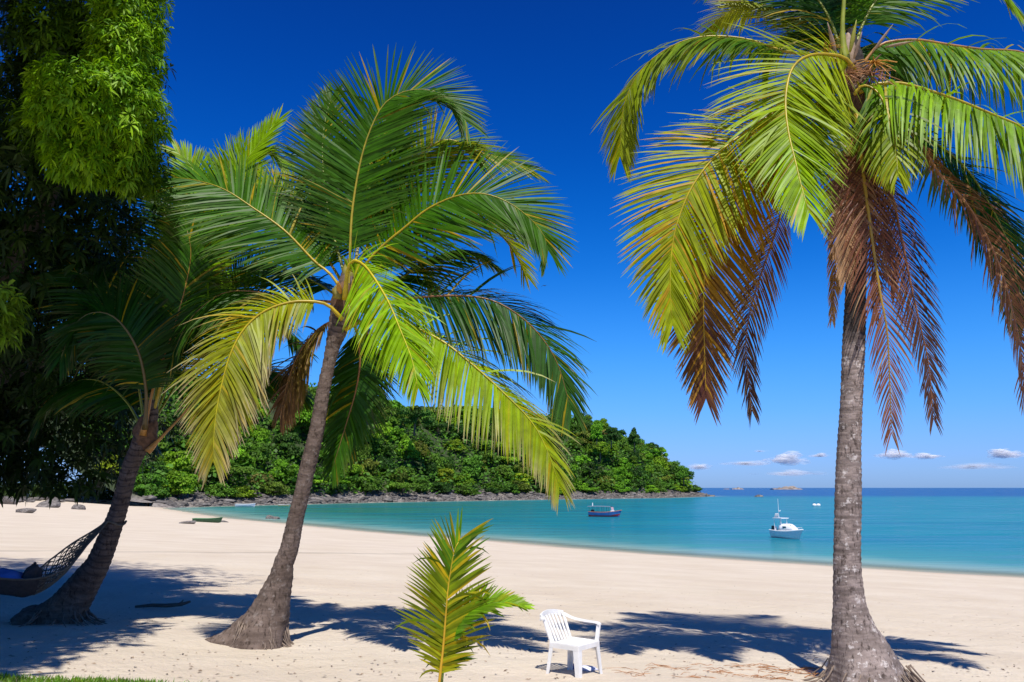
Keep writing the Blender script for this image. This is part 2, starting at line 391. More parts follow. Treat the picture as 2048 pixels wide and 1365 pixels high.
def crom(pts, n):
    pts = [Vector(p) for p in pts]; P = [pts[0] * 2 - pts[1]] + pts + [pts[-1] * 2 - pts[-2]]
    seg = len(pts) - 1; raw = []
    for i in range(seg):
        p0, p1, p2, p3 = P[i:i + 4]
        for k in range(12):
            t = k / 12
            raw.append(.5 * ((2 * p1) + (p2 - p0) * t + (2 * p0 - 5 * p1 + 4 * p2 - p3) * t * t + (3 * p1 - p0 - 3 * p2 + p3) * t ** 3))
    raw.append(pts[-1])
    L = [0]
    for a, b in zip(raw[:-1], raw[1:]): L.append(L[-1] + (b - a).length)
    out = []; j = 0
    for i in range(n):
        q = L[-1] * i / (n - 1)
        while j < len(L) - 2 and L[j + 1] < q: j += 1
        f = (q - L[j]) / max(1e-9, L[j + 1] - L[j]); out.append(raw[j].lerp(raw[j + 1], min(1, max(0, f))))
    return out, L[-1]

# ------------------------------------------------------------------ beach, headland, sea
xr = grow(12, 1500, .13, 1.07, 90)
xs = np.array([-q for q in reversed(xr)] + list(np.arange(-11.9, 12, .12)) + xr)
ys = np.array([-300, -120, -60, -30, -15, -8, -3, 0] + list(np.arange(2, 5, .4)) + list(np.arange(5, 19, .12)) + grow(19, 1200, .13, 1.035, 60))
X, Y, F = grid(xs, ys)
Z = beach_h(X, Y); S, HD, INS = fields(X, Y)
me = np_mesh('beach', np.c_[X, Y, Z], F, M['sand'], smooth=True)
fattr(me, 'wet', np.clip(1 - (S - .3 - 1.2 * vnoise(X / 9, Y / 9, 2)) / 1.8, 0, 1))
tl = S - 28.7 + 1.6 * (X + 5) - .9 * (vnoise(X / 3, Y / 5, 8) - .5)
fattr(me, 'line', .62 * np.clip(1 - np.abs(tl) / .75, 0, 1) * sstep(-2, -6, X) * (Y < 60) * (.45 + .55 * vnoise(X / 1.5, Y / 3, 4)))
tag(link('beach', me), kind='structure')
X, Y, F = grid(np.arange(-420, 190, 3.2), np.arange(185, 800, 3.2))
S, HD, INS = fields(X, Y); Z = head_h(X, Y)
db = dist_to(X, Y, BEACHL); dh = dist_to(X, Y, HEADL)
Z = np.where(INS & ~HD, Z - (dh - db) * .6, Z)
keep = (HD[F].any(1)) & (S[F].max(1) > -25)
me = np_mesh('headland', np.c_[X, Y, Z], F[keep], M['soil'], smooth=False)
fattr(me, 'soil', sstep(11, 16, S)); tag(link('headland', me), kind='structure')
xw = grow(0, 45000, 3, 1.07, 4000); yw = grow(22, 60000, 1.0, 1.035, 4000)
X, Y, F = grid(np.array([-q for q in reversed(xw[1:])] + xw), np.array(yw))
S, HD, INS = fields(X, Y)
keep = S[F].min(1) < 3
dpt = np.where(HD, -S * .16, -S * .15) 
me = np_mesh('sea', np.c_[X, Y, np.zeros_like(X)], F[keep], M['water'], smooth=True)
fattr(me, 'depth', np.clip(dpt / 1.4, 0, 1)); fattr(me, 'shelf', .75 * sstep(-34, -4, S) * ~HD); fattr(me, 'offshore', sstep(440, 690, Y + .35 * X * (X > 0) * .5 + 40 * (vnoise(X / 160, Y / 160, 3) - .5)))
fattr(me, 'cove', sstep(30, -60, X - .12 * (Y - 80)) * sstep(480, 250, Y))
tag(link('sea', me), kind='structure')

# ------------------------------------------------------------------ rocks
def rock_mesh(seed, flat=.6, ang=.5, sub=3):
    import bmesh
    bm = bmesh.new(); bmesh.ops.create_icosphere(bm, subdivisions=sub, radius=1); r = np.random.default_rng(seed)
    pl = [(Vector(r.normal(size=3)).normalized(), r.uniform(.5, .95)) for _ in range(14)]
    for v in bm.verts:
        d = v.co.normalized(); k = 1.0
        for n, q in pl:
            c = d.dot(n)
            if c > .05: k = min(k, q / c)
        v.co = d * (k * (1 + .06 * math.sin(d.x * 9 + seed) * math.sin(d.y * 11 + d.z * 7)))
        v.co.z *= flat
    me_ = bpy.data.meshes.new('rock'); bm.to_mesh(me_); bm.free(); return me_
near_rocks = [rock_mesh(k, f) for k, f in ((1, .45), (2, .5), (3, .55), (4, .6))]
far_rocks = [rock_mesh(10 + k, .5 + .1 * (k % 3), sub=2) for k in range(8)]
for m_ in near_rocks: m_.materials.append(M['rock'])
for m_ in far_rocks: m_.materials.append(M['rock_far'])
def rock(me_, loc, size, rz, label, group=None):
    o = link('boulder', me_); o.location = loc; o.scale = size; o.rotation_euler = (random.uniform(-.15, .15), random.uniform(-.15, .15), rz)
    return tag(o, label, 'rock', group)
def beach_rock(u0, u1, vb, h, k, rz, label):
    p = ground((u0 + u1) / 2, vb); s_ = mpp(p.y); a = (u1 - u0) / 2 * s_ * 1.08
    return rock(near_rocks[k], (p.x, p.y + a * .3, p.z + h * s_ * .12), (a, a * .75, h * s_ * 1.5), rz, label)
beach_rock(24, 66, 1026, 12, 0, .3, 'low grey boulder half sunk in the sand, lying nearest of the beach boulders')
beach_rock(60, 122, 1015, 16, 1, 1.1, 'widest grey boulder on the white sand in front of the rocky bank')
beach_rock(132, 170, 1019, 12, 2, 2.0, 'pointed grey boulder on sand between the widest boulder and the leaning palm trunk')
beach_rock(-30, 24, 1008, 20, 3, .2, 'dark squarish boulder at the foot of the shaded tree, cut by the photo edge')
beach_rock(182, 208, 1005, 6, 0, .8, 'small flat grey stone at the top of the sand beside the leaning palm trunk')
beach_rock(355, 394, 1048, 8, 1, .1, 'low pale grey rock on the sand beside the green rowing boat')
beach_rock(440, 456, 1045, 4, 2, .4, 'small brown stone at the water edge just past the green rowing boat')
def sea_rock(u0, u1, vb, h, k, label, me_=None):
    x, y = sea((u0 + u1) / 2, vb); s_ = mpp(y); a = (u1 - u0) / 2 * s_ * 1.1
    return rock(me_ or near_rocks[k], (x, y, .05 * h * s_), (a, a * .7, h * s_ * 1.5), .4, label)
sea_rock(532, 550, 1038, 10, 2, 'darker of two brown boulders standing in the shallow cove water')
sea_rock(543, 561, 1039, 9, 3, 'pale topped boulder leaning on its twin in the shallow cove water')
sea_rock(1505, 1528, 994, 6, 1, 'lone brown rock in the sea beyond the white motor boat', far_rocks[1])

def where_on_hill(x, y):
    u = 1024 + x / y * FPX
    for lim, txt in ((420, 'beside the shaded leaning palm'), (640, 'left of the curved palm trunk'), (780, 'right of the curved palm trunk'), (920, 'above the young palm sprout'), (1060, 'behind the drooping yellow frond'), (1160, 'just left of the blue wooden boat'), (1250, 'above the blue wooden boat'), (1330, 'right of the blue wooden boat')):
        if u < lim: return txt
    return 'close to the seaward tip'
# shore rocks of the headland
segs = [(HEAD[i], HEAD[i + 1]) for i in range(len(HEAD) - 1)]
lens = np.array([math.dist(a, b) for a, b in segs]); cum = np.cumsum(lens) / lens.sum()
def along(t, s_):
    i = int(np.searchsorted(cum, t)); i = min(i, len(segs) - 1)
    a, b = segs[i]; f = (t - (cum[i - 1] if i else 0)) / (lens[i] / lens.sum())
    x, y = a[0] + (b[0] - a[0]) * f, a[1] + (b[1] - a[1]) * f
    nx, ny = -(b[1] - a[1]), b[0] - a[0]; L = math.hypot(nx, ny); return x + nx / L * s_, y + ny / L * s_
spots = []
while len(spots) < 265:
    t, s_ = random.random() ** 1.15, random.uniform(-1.5, 14); spots.append(along(t, s_) + (s_,))
sp = np.array(spots); hz = head_h(sp[:, 0], sp[:, 1])
for (x, y, s_), z in zip(spots, hz):
    a = random.uniform(.7, 2.3) * (.8 + y / 700)
    lb = ('large' if a > 2 else 'small' if a < 1.3 else 'middling') + ' grey rock ' + ('at the waterline' if s_ < 3 else 'on the rocky shore' if s_ < 9 else 'at the edge of the forest') + ', ' + where_on_hill(x, y)
    rock(random.choice(far_rocks), (x, y, max(z, -.1) + .1), (a * random.uniform(1, 1.6), a, a * random.uniform(.6, 1.0)), random.uniform(0, 6.3), lb, lb)
# the rocky bank running on to the left above the sand
for k in range(60):
    u = random.uniform(-60, 330); p = ground(u, 999 + random.uniform(-6, 6)); a = random.uniform(.6, 1.9)
    rock(random.choice(far_rocks), (p.x, p.y + random.uniform(0, 10), p.z + .2), (a * 1.5, a, a * .8), random.uniform(0, 6), 'grey rock in the bank between the white sand and the dark trees', 'rocks of the bank above the sand')
for k in range(14):
    u = 262 + 7.5 * k; p = ground(u, 1006 + 1.2 * (k % 4)); a = random.uniform(1.0, 2.2)
    rock(random.choice(far_rocks), (p.x, p.y + random.uniform(0, 3), p.z + .3), (a * 1.5, a, a * .9), random.uniform(0, 6), 'grey rock piled where the white sand meets the headland, behind the leaning palm trunk', 'rocks where the sand meets the headland')
# rubble too small to pick apart
rb = MB(); 
ico = far_rocks[0]; iv = [v.co.copy() for v in near_rocks[0].vertices][:0]
import bmesh as _bm
_b = _bm.new(); _bm.ops.create_icosphere(_b, subdivisions=1, radius=1); IV = np.array([v.co[:] for v in _b.verts]); IF = np.array([[v.index for v in f.verts] for f in _b.faces]); _b.free()
n = 2600; tt = rng.random(n) ** 1.1; ss = rng.uniform(-1.5, 15, n); P = np.array([along(a, b) for a, b in zip(tt, ss)]); z = head_h(P[:, 0], P[:, 1])
sz = rng.uniform(.25, .85, n) * (.8 + P[:, 1] / 600)
V = IV[None] * (sz[:, None, None] * rng.uniform(.6, 1.3, (n, 1, 3))) * rng.uniform(.7, 1.2, (n, len(IV), 1)); V[:, :, 2] *= .75
V += np.c_[P, np.maximum(z, -.1)][:, None]
tag(link('shore_rubble', np_mesh('shore_rubble', V.reshape(-1, 3), (IF[None] + np.arange(n)[:, None, None] * len(IV)).reshape(-1, 3), M['rock_far'])), 'loose grey stones filling the headland shore between the larger rocks', 'rubble', kind='stuff')
def islet(u, hw, h, Yd, label, seed):
    x, y = sea(u, 976.6)[0], 0
    d = ray(u, 976); c = Vector((d.x / d.y * Yd, Yd, 0)); s_ = mpp(Yd)
    xs_ = np.linspace(-1, 1, 60); ys_ = np.linspace(-.5, .5, 16); X_, Y_, F_ = grid(xs_, ys_)
    pr = np.clip(1 - np.abs(X_ + .25 * X_ ** 2 - .1) ** 1.6, 0, 1) * np.clip(1 - (np.abs(Y_) / .5) ** 2, 0, 1)
    Z_ = pr * (.45 + .75 * vnoise(X_ * 5 + seed, Y_ * 5, seed)) * h * s_ - .05 * h * s_
    return tag(link('islet', np_mesh('islet', np.c_[X_ * hw * s_ + c.x, Y_ * hw * s_ * 1.2 + c.y, Z_], F_, M['islet'])), label, 'islet')
islet(1575, 31, 8, 2600, 'larger bare rocky islet on the sea horizon', 3)
islet(1476, 13, 4.5, 2800, 'small rocky islet on the horizon between the headland and the larger islet', 6)
islet(1453, 7, 2, 2900, 'lowest dark islet, a thin line on the horizon next to the headland tip', 9)

# ------------------------------------------------------------------ headland trees
def forest_crown(seed, kind):
    r = np.random.default_rng(seed)
    nl = {'round': 24, 'broad': 30, 'umbrella': 16, 'cone': 14, 'tall': 22}[kind]
    V = []; C = []
    n = 4600
    cs = []
    for i in range(nl):
        if kind == 'umbrella': c = (r.uniform(-.85, .85), r.uniform(-.85, .85), r.uniform(.55, .75)); q = (.42, .42, .16)
        elif kind == 'cone':
            h = i / nl; rr = (1 - h) * .55; a = r.uniform(0, 6.3); c = (rr * math.cos(a), rr * math.sin(a), .15 + 1.0 * h); q = (.42 * (1 - h * .6), .42 * (1 - h * .6), .22)
        elif kind == 'tall': a = r.uniform(0, 6.3); c = (.35 * math.cos(a), .35 * math.sin(a), r.uniform(.2, 1.15)); k = r.uniform(.2, .38); q = (k, k, k * .6)
        else:
            a = r.uniform(0, 6.3); rr = r.uniform(.1, .82); c = (rr * math.cos(a), rr * math.sin(a), r.uniform(.1, .85) * (1.1 - rr * .5)); k = r.uniform(.14, .34); q = (k * (1.25 if kind == 'broad' else 1), k * (1.25 if kind == 'broad' else 1), k * .62)
        cs.append((c, q, r.uniform(.6, 1.4)))
    per = n // nl
    for c, q, br in cs:
        d = r.normal(size=(per, 3)); d /= np.linalg.norm(d, axis=1)[:, None]; d[:, 2] = np.where(d[:, 2] < -.4, -d[:, 2], d[:, 2])
        p = np.array(c) + d * np.array(q) * (r.uniform(.5, 1.0, (per, 1)) + .35 * r.random((per, 1)) ** 3)
        nrm = d * .7 + r.normal(size=(per, 3)) * .55 + np.array([0, 0, .35]); nrm /= np.linalg.norm(nrm, axis=1)[:, None]
        t_ = np.cross(nrm, r.normal(size=(per, 3))); t_ /= np.linalg.norm(t_, axis=1)[:, None]; b_ = np.cross(nrm, t_)
        s_ = r.uniform(.028, .062, (per, 1))
        V.append(np.stack([p - t_ * s_ * 1.3, p - b_ * s_ * .8, p + t_ * s_ * 1.3, p + b_ * s_ * .8], 1)); C.append(np.repeat((br * r.uniform(.75, 1.25, (per, 1))) * np.ones((1, 3)), 4, 0))
    V = np.concatenate(V).reshape(-1, 3); C = np.concatenate(C)
    return np_mesh('crown', V, np.arange(len(V)).reshape(-1, 4), M['forest'], C)
crowns = {k: [forest_crown(20 + i * 7 + j, k) for i in range(nv)] for j, (k, nv) in enumerate((('round', 4), ('broad', 4), ('umbrella', 2), ('cone', 2), ('tall', 3)))}
tm = MB(); tm.tube([(0, 0, -.5), (.02, .01, .1), (-.02, .03, .4), (.03, 0, .75)], [.06, .05, .04, .02], 7)
for a in range(4): tm.tube([(0, 0, .2 + .08 * a), (.25 * math.cos(a * 1.7), .25 * math.sin(a * 1.7), .5 + .06 * a), (.5 * math.cos(a * 1.7 + .3), .5 * math.sin(a * 1.7 + .3), .7 + .05 * a)], [.03, .02, .008], 5)
trunk_me = tm.mesh('trunk', M['wood'], True)
GREENS = {'bright': (.15, .32, .014), 'mid': (.088, .195, .016), 'dark': (.040, .105, .014), 'olive': (.14, .19, .022), 'yellow': (.20, .31, .014), 'brown': (.19, .16, .04)}
def hill_tree(x, y, z, r, h, kind, col, label, group=None, cat='tree'):
    o = thing('forest_tree', (x, y, z), label, cat, group, random.uniform(0, 6.3)); o.scale = (r, r, h)
    t_ = link('trunk', trunk_me, o); c = link('crown', random.choice(crowns[kind]), o)
    k = random.uniform(.8, 1.25); g = GREENS[col]; c.color = (g[0] * k * random.uniform(.85, 1.2), g[1] * k, g[2] * k, 1); return o
def row_on_hill(s_): return 'at the hill foot' if s_ < 24 else 'low on the hill' if s_ < 42 else 'high on the hill' if s_ < 66 else 'on the hilltop'
KINDN = {'round': 'round crowned', 'broad': 'broad', 'umbrella': 'flat topped', 'tall': 'tall', 'cone': 'pointed'}
COLN = {'bright': 'bright green', 'mid': 'mid green', 'dark': 'dark green', 'olive': 'olive green', 'yellow': 'yellow green', 'brown': 'brownish'}
pts = []; tries = 0
while len(pts) < 268 and tries < 40000:
    tries += 1
    t = random.random(); s_ = 10 + 88 * random.random() ** 1.25
    x, y = along(t, s_)
    if all((x - a) ** 2 + (y - b) ** 2 > (6.2 + .035 * s_) ** 2 for a, b in pts): pts.append((x, y))
pa = np.array(pts); hz = head_h(pa[:, 0], pa[:, 1]); SS, hd_, in_ = fields(pa[:, 0], pa[:, 1])
for (x, y), z, s_, ok in zip(pts, hz, SS, in_ & hd_):
    if not ok or s_ < 9: continue
    col = random.choices(['bright', 'mid', 'dark', 'olive', 'yellow', 'brown'], [27, 38, 18, 10, 6, 1])[0]
    kind = random.choices(['round', 'broad', 'umbrella', 'tall', 'cone'], [38, 40, 7, 12, 3])[0]
    r = random.uniform(5.0, 8.2) * (.85 if s_ < 16 else 1); h = r * random.uniform(.95, 1.45) * (.75 if s_ < 20 else 1)
    lb = f'{COLN[col]} {KINDN[kind]} tree {row_on_hill(s_)}, {where_on_hill(x, y)}'
    hill_tree(x, y, z - .1, r, h, kind, col, lb, lb)
def ridge_tree(u, v, Yd, r, h, kind, col, label):
    p = at(u, v, Yd); hill_tree(p.x, p.y, p.z - 1.15 * h, r, h, kind, col, label)
ridge_tree(1193, 846, 455, 5.5, 9, 'tall', 'bright', 'tall light green tree standing out on the headland ridge, split near its top')
ridge_tree(1222, 850, 460, 6.5, 8, 'round', 'dark', 'dark round crowned tree on the ridge right beside the tall light green one')
ridge_tree(1268, 860, 475, 5.5, 8, 'cone', 'dark', 'dark pointed tree on the ridge halfway down to the headland tip')
ridge_tree(1320, 890, 520, 5, 7, 'round', 'bright', 'bright green bushy tree on the lower ridge towards the headland tip')
ridge_tree(1110, 842, 440, 7, 9, 'broad', 'mid', 'broad tree on the ridge directly behind the drooping yellow frond tip')
ridge_tree(1200, 880, 440, 6, 7, 'round', 'yellow', 'yellow green dome of a tree just under the two ridge trees')
ridge_tree(1366, 926, 512, 6.5, 9, 'broad', 'mid', 'last tall tree at the seaward tip of the headland forest')
ridge_tree(735, 795, 345, 9, 10, 'broad', 'mid', 'broad tree crowning the hilltop behind the curved palm trunk')
ridge_tree(830, 804, 350, 9, 9, 'round', 'dark', 'dark round tree on the highest part of the ridge right of the hilltop tree')
ridge_tree(640, 790, 330, 10, 11, 'broad', 'bright', 'bright broad tree on the hilltop left of the curved palm trunk')
p = sea(1178, 998); q = along(.70, 9)
x, y = at(1178, 985, p[1] + 10).x, p[1] + 10
hill_tree(x, y, float(head_h([x], [y])[0]) - 1, 5.2, 5.2, 'umbrella', 'bright', 'small bright green umbrella shaped tree on the shore rocks behind the blue boat')
# low growth between the crowns
n = 42000
tt = rng.random(n); ss = 10 + 90 * rng.random(n); P = np.array([along(a, b) for a, b in zip(tt, ss)]); z = head_h(P[:, 0], P[:, 1])
P3 = np.c_[P, z + rng.uniform(.2, 1, n) ** 2 * 7.5]
nrm = rng.normal(size=(n, 3)) * .6 + np.array([0, -.3, .8]); nrm /= np.linalg.norm(nrm, axis=1)[:, None]
t_ = np.cross(nrm, rng.normal(size=(n, 3))); t_ /= np.linalg.norm(t_, axis=1)[:, None]; b_ = np.cross(nrm, t_); s_ = rng.uniform(.4, .95, (n, 1))
V = np.stack([P3 - t_ * s_ * 1.2, P3 - b_ * s_ * .8, P3 + t_ * s_ * 1.2, P3 + b_ * s_ * .8], 1).reshape(-1, 3)
cl = np.repeat(np.array([.06, .15, .014])[None] * rng.uniform(.5, 1.8, (n, 1)), 4, 0)
tag(link('undergrowth', np_mesh('undergrowth', V, np.arange(4 * n).reshape(-1, 4), M['leaf'], cl)), 'dense low undergrowth covering the headland slope between the trees', 'undergrowth', kind='stuff')

# ------------------------------------------------------------------ palms
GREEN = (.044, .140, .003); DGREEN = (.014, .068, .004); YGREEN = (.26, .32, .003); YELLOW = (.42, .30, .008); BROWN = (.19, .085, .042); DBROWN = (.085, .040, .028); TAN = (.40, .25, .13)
LIME = (.21, .38, .004)
RYEL = (.42, .30, .012); RGRN = (.24, .27, .03); RBRN = (.30, .13, .05)
def lerp3(a, b, t): return tuple(x + (y - x) * t for x, y in zip(a, b))
def frond(tree, path, Y0, Y1, L, col=GREEN, tipcol=None, face=.55, droop=.5, n=92, rcol=RGRN, rr=.028, t0=.16, wid=.030, yel=.04, vee=.35, roll=0, Ym=None, a0=72, a1=22, ycol=YELLOW, label=None, base_r=None, kink=.05, endcol=None, pb=.42, tk=.62):
    n = int(n * 1.62); droop *= .62; k = len(path); cumd = [0]
    for a, b in zip(path[:-1], path[1:]): cumd.append(cumd[-1] + math.dist(a, b))
    P3 = []
    for (u, v), q in zip(path, cumd):
        t = q / cumd[-1]; Yd = Y0 + (Y1 - Y0) * t
        if Ym is not None: Yd += (Ym - (Y0 + Y1) / 2) * 4 * t * (1 - t)
        P3.append(at(u, v, Yd))
    C, LEN = crom(P3, 60)
    T = [(C[min(i + 1, 59)] - C[max(i - 1, 0)]).normalized() for i in range(60)]
    ref = Vector((0, -1, .2)) * face + Vector((0, 0, 1)) * (1 - abs(face))
    Nn = []; prev = None
    for t_ in T:
        a = ref - t_ * ref.dot(t_)
        if prev is not None:
            pp = prev - t_ * prev.dot(t_); a = a.normalized() * min(1, a.length * 2) * .5 + pp.normalized() if a.length > 1e-3 else pp
        a.normalize(); prev = a; Nn.append(Quaternion(t_, R(roll)) @ a)
    O = tree.location
    mb = MB(); dead = bool(label) and ('dead' in label or 'dry' in label)
    if dead and 'front of the trunk' not in label: n = int(n * .72); wid *= .58; a0 -= 26; L *= .92; droop *= 1.5; kink = .25
    else: L *= 1.05
    tipcol = tipcol or col
    for side in (-1, 1):
        for i in range(n):
            t = t0 + (1 - t0) * (i + random.uniform(-.25, .25) + .5) / n; t = min(.999, max(t0, t))
            f = t * 59; i0 = int(f); f -= i0; i1 = min(59, i0 + 1)
            p = C[i0].lerp(C[i1], f); tt_ = T[i0].lerp(T[i1], f).normalized(); nn = Nn[i0].lerp(Nn[i1], f).normalized(); S_ = tt_.cross(nn)
            u_ = (t - t0) / (1 - t0)
            ang = R(a0 + (a1 - a0) * u_ ** 1.2 + random.gauss(0, 2.0))
            vv = vee + random.gauss(0, .06)
            d = tt_ * math.cos(ang) + (S_ * side * math.cos(vv) + nn * math.sin(-vv if random.random() < .08 else vv)) * math.sin(ang)
            pr = min(1, pb + 2.6 * u_) * (1 - tk * max(0, u_ - .45) / .55) 
            ln = L * pr * random.uniform(.86, 1.08)
            if random.random() < .025: ln *= random.uniform(.45, .7)
            dr = droop * random.uniform(.75, 1.25) * (1.0 + .5 * (1 - u_))
            if random.random() < kink: dr += random.uniform(.6, 1.6)
            W = (tt_ - d * tt_.dot(d)); W = W.normalized() if W.length > 1e-4 else S_
            W = Quaternion(d, random.gauss(0, .2) + side * .18) @ W
            c = lerp3(col, tipcol, min(1, max(0, u_ + random.gauss(0, .12)))); kk = random.uniform(.72, 1.25); c = tuple(q * kk for q in c)
            if random.random() < yel: c = lerp3(c, ycol, random.uniform(.4, 1))
            ec = endcol if endcol and random.random() < .7 else lerp3(c, TAN, .25 if random.random() < .2 else .05)
            V = []; cc = []; q = p.copy(); KS = 6
            for j in range(KS):
                s_ = j / (KS - 1); wj = wid * (.6, 1, 1, .86, .6, .06)[j] * .5 * (.75 + .25 * pr)
                V += [q - W * wj - O, q + W * wj - O]; cj = lerp3(c, ec, s_ ** 3); cc += [cj, cj]
                d = (d + Vector((0, 0, -1)) * dr * (.10 + .28 * s_)).normalized()
                W = (W - d * W.dot(d)).normalized(); q = q + d * (ln / (KS - 1))
            mb.add(V, [(2 * j, 2 * j + 1, 2 * j + 3, 2 * j + 2) for j in range(KS - 1)], cc)
    fr = mb.build('frond', M['leaflet'], tree, label=label)
    br = base_r or rr * 1.25
    rad = [max(.005, (br if i < 3 else rr) * (1 - (i / 60) ** 1.1 * .85) + (br - rr) * max(0, 1 - i / 9)) for i in range(60)]
    rc = [lerp3(rcol, lerp3(rcol, col, .6), (i / 59) ** 1.5) for i in range(60)]
    MB().tube([c - O for c in C[::2]], rad[::2], 7, flat=.7, cols=rc[::2]).build('rachis', M['rachis'], fr, True)
    return fr
def trunk(tree, pts, Y, mat, seed, Yt=None, ridge=.012, sides=22, pitch=.075, slant=.0, stain=False, squash=1):
    Yt = Yt or Y; k = len(pts); C = []
    v0, v1 = pts[0][1], pts[-1][1]
    ctr = []; rad = []
    for u, v, wpx in pts:
        Yd = Y + (Yt - Y) * (v - v0) / (v1 - v0); ctr.append(at(u, v, Yd)); rad.append(wpx / 2 * mpp(Yd))
    n = 520
    cc, LEN = crom(ctr, n)
    cum_ = [0]
    for a, b in zip(ctr[:-1], ctr[1:]): cum_.append(cum_[-1] + (b - a).length)
    rs = np.interp(np.linspace(0, cum_[-1], n), cum_, rad)
    O = tree.location; V = []; st = []; rgv = []; r = np.random.default_rng(seed); ph = r.uniform(0, 6, 4)
    off = r.uniform(-.2, .2, 400)
    for i in range(n):
        s_ = i / (n - 1) * LEN; t_ = (cc[min(i + 1, n - 1)] - cc[max(i - 1, 0)]).normalized()
        a = Vector((1, 0, 0)) - t_ * t_.x; a.normalize(); b = t_.cross(a)
        for j in range(sides):
            th = 2 * math.pi * j / sides
            lu = .035 * math.sin(th * 3 + ph[0] + s_ * 1.3) + .03 * math.sin(th * 5 + ph[1] - s_ * 2.2) + .02 * math.sin(th * 2 + s_ * 4 + ph[2])
            sw = (s_ + slant * math.sin(th) * rs[i]) / pitch + .25 * math.sin(th * 2 + ph[3]) + off[int(s_ / pitch) % 400]; fr_ = sw - math.floor(sw)
            saw = (fr_ if fr_ < .8 else (1 - fr_) * 4)
            rgv.append((.75 if fr_ > .80 or fr_ < .06 else .12 * (1 - fr_)) * min(1, max(.25, s_ / 1.2)))
            rr_ = rs[i] * (1 + lu * (1 + 1.8 * max(0, 1 - s_ / .7))) + ridge * (saw - .5)
            V.append(cc[i] + (a * math.cos(th) + b * math.sin(th) * squash) * rr_ - O); st.append(i / (n - 1))
    F_ = np.array([(i * sides + j, i * sides + (j + 1) % sides, (i + 1) * sides + (j + 1) % sides, (i + 1) * sides + j) for i in range(n - 1) for j in range(sides)])
    me_ = np_mesh('trunk', np.array([q[:] for q in V]), F_, mat, smooth=True)
    fattr(me_, 'ring', np.array(rgv) * .8)
    if stain: fattr(me_, 'stain', sstep(.42, .60, np.array(st)) * .95)
    return link('trunk', me_, tree), cc, rs
def blob(tree, name, c, size, mat, seed=0, rot=None, label=None):
    V = IV2 * (1 + .12 * np.sin(IV2[:, [0]] * 5 + seed) * np.cos(IV2[:, [2]] * 6 + seed)) * np.array(size)
    V = [Vector(q) for q in V]
    if rot is not None: V = [rot @ q for q in V]
    me_ = np_mesh(name, np.array([(q + c - tree.location)[:] for q in V]), IF2, mat, np.ones((len(V), 3)), True); return link(name, me_, tree, label)
_b = _bm.new(); _bm.ops.create_icosphere(_b, subdivisions=3, radius=1); IV2 = np.array([v.co[:] for v in _b.verts]); IF2 = np.array([[v.index for v in f.verts] for f in _b.faces]); _b.free()
def roots(tree, c, r0, n, reach, mat, bias=0, h=.35):
    mb = MB()
    for i in range(n):
        th = random.uniform(0, 6.28) if random.random() > abs(bias) else random.gauss(math.pi if bias < 0 else 0, .7)
        a = Vector((math.cos(th), math.sin(th), 0)); z0 = random.uniform(.02, h); L_ = random.uniform(.4, 1) * reach
        pts_ = []
        for k in range(5):
            s_ = k / 4; x, y = c.x + a.x * (r0 * .86 + L_ * s_), c.y + a.y * (r0 * .86 + L_ * s_)
            zz = gz(x, y); pts_.append(Vector((x + random.uniform(-.02, .02), y, zz + (c.z - zz + z0) * (1 - s_) ** 2.2 - .02 * s_)) - tree.location)
        mb.tube(pts_, [random.uniform(.005, .013) * (1 - .6 * k / 4) for k in range(5)], 5)
    return mb.build('root_mass', mat, tree, True)

def stalks(tree, c, n, L_, col=M['flower'], dz=-.3):
    mb = MB()
    for k in range(n):
        d = Vector((random.gauss(0, 1), random.gauss(-.3, .7), random.gauss(dz, .5))).normalized(); l_ = L_ * random.uniform(.5, 1)
        p1 = c + d * l_ * .5; p2 = p1 + (d + Vector((0, 0, -.4))) * l_ * .5
        mb.tube([q - tree.location for q in (c, p1, p2)], [.006, .005, .003], 4)
    return mb.build('flower_stalk', col, tree)
# --- the tall palm on the right
YR = 9.25
g0 = ground(1735, 1372); YR = g0.y
palm_r = thing('coconut_palm', g0, 'tall coconut palm with pale straight trunk and hanging brown dead fronds', 'palm tree')
tr_pts = [(1738, 1400, 182), (1733, 1365, 150), (1722, 1310, 112), (1708, 1260, 80), (1699, 1210, 59), (1694, 1150, 52), (1693, 1100, 51), (1695, 1000, 50), (1698, 900, 45), (1704, 800, 43), (1708, 700, 43), (1711, 600, 41), (1715, 450, 40), (1720, 300, 38), (1722, 200, 38), (1712, 120, 32), (1700, 60, 16)]
_, ccR, rsR = trunk(palm_r, tr_pts, YR, M['bark_pale'], 3, ridge=.011, stain=True)
roots(palm_r, g0, .5, 90, .45, M['root'], .3, .25)
T = palm_r; y = YR
frond(T, [(1692, 125), (1620, 110), (1563, 102), (1502, 81), (1436, 73), (1379, 79), (1326, 103), (1282, 141), (1255, 189), (1244, 237), (1240, 312)], y, y + .5, .98, GREEN, YGREEN, .45, .55, 100, RYEL, t0=.2, vee=-.25, roll=10)
frond(T, [(1695, 90), (1640, 60), (1590, 38), (1546, 18), (1510, 7), (1466, 22), (1431, 44), (1416, 70)], y + .2, y + 2.2, .9, YGREEN, YGREEN, .1, .45, 84, RYEL, vee=-.2)
frond(T, [(1712, 150), (1690, 118), (1647, 109), (1611, 114), (1585, 136), (1573, 176), (1571, 220), (1578, 272), (1590, 321), (1603, 374), (1618, 425)], y - .1, y - 1.35, 1.0, YGREEN, LIME, .75, .45, 110, RYEL, .03, t0=.05, vee=-.15, yel=.08, pb=.8, a0=84)
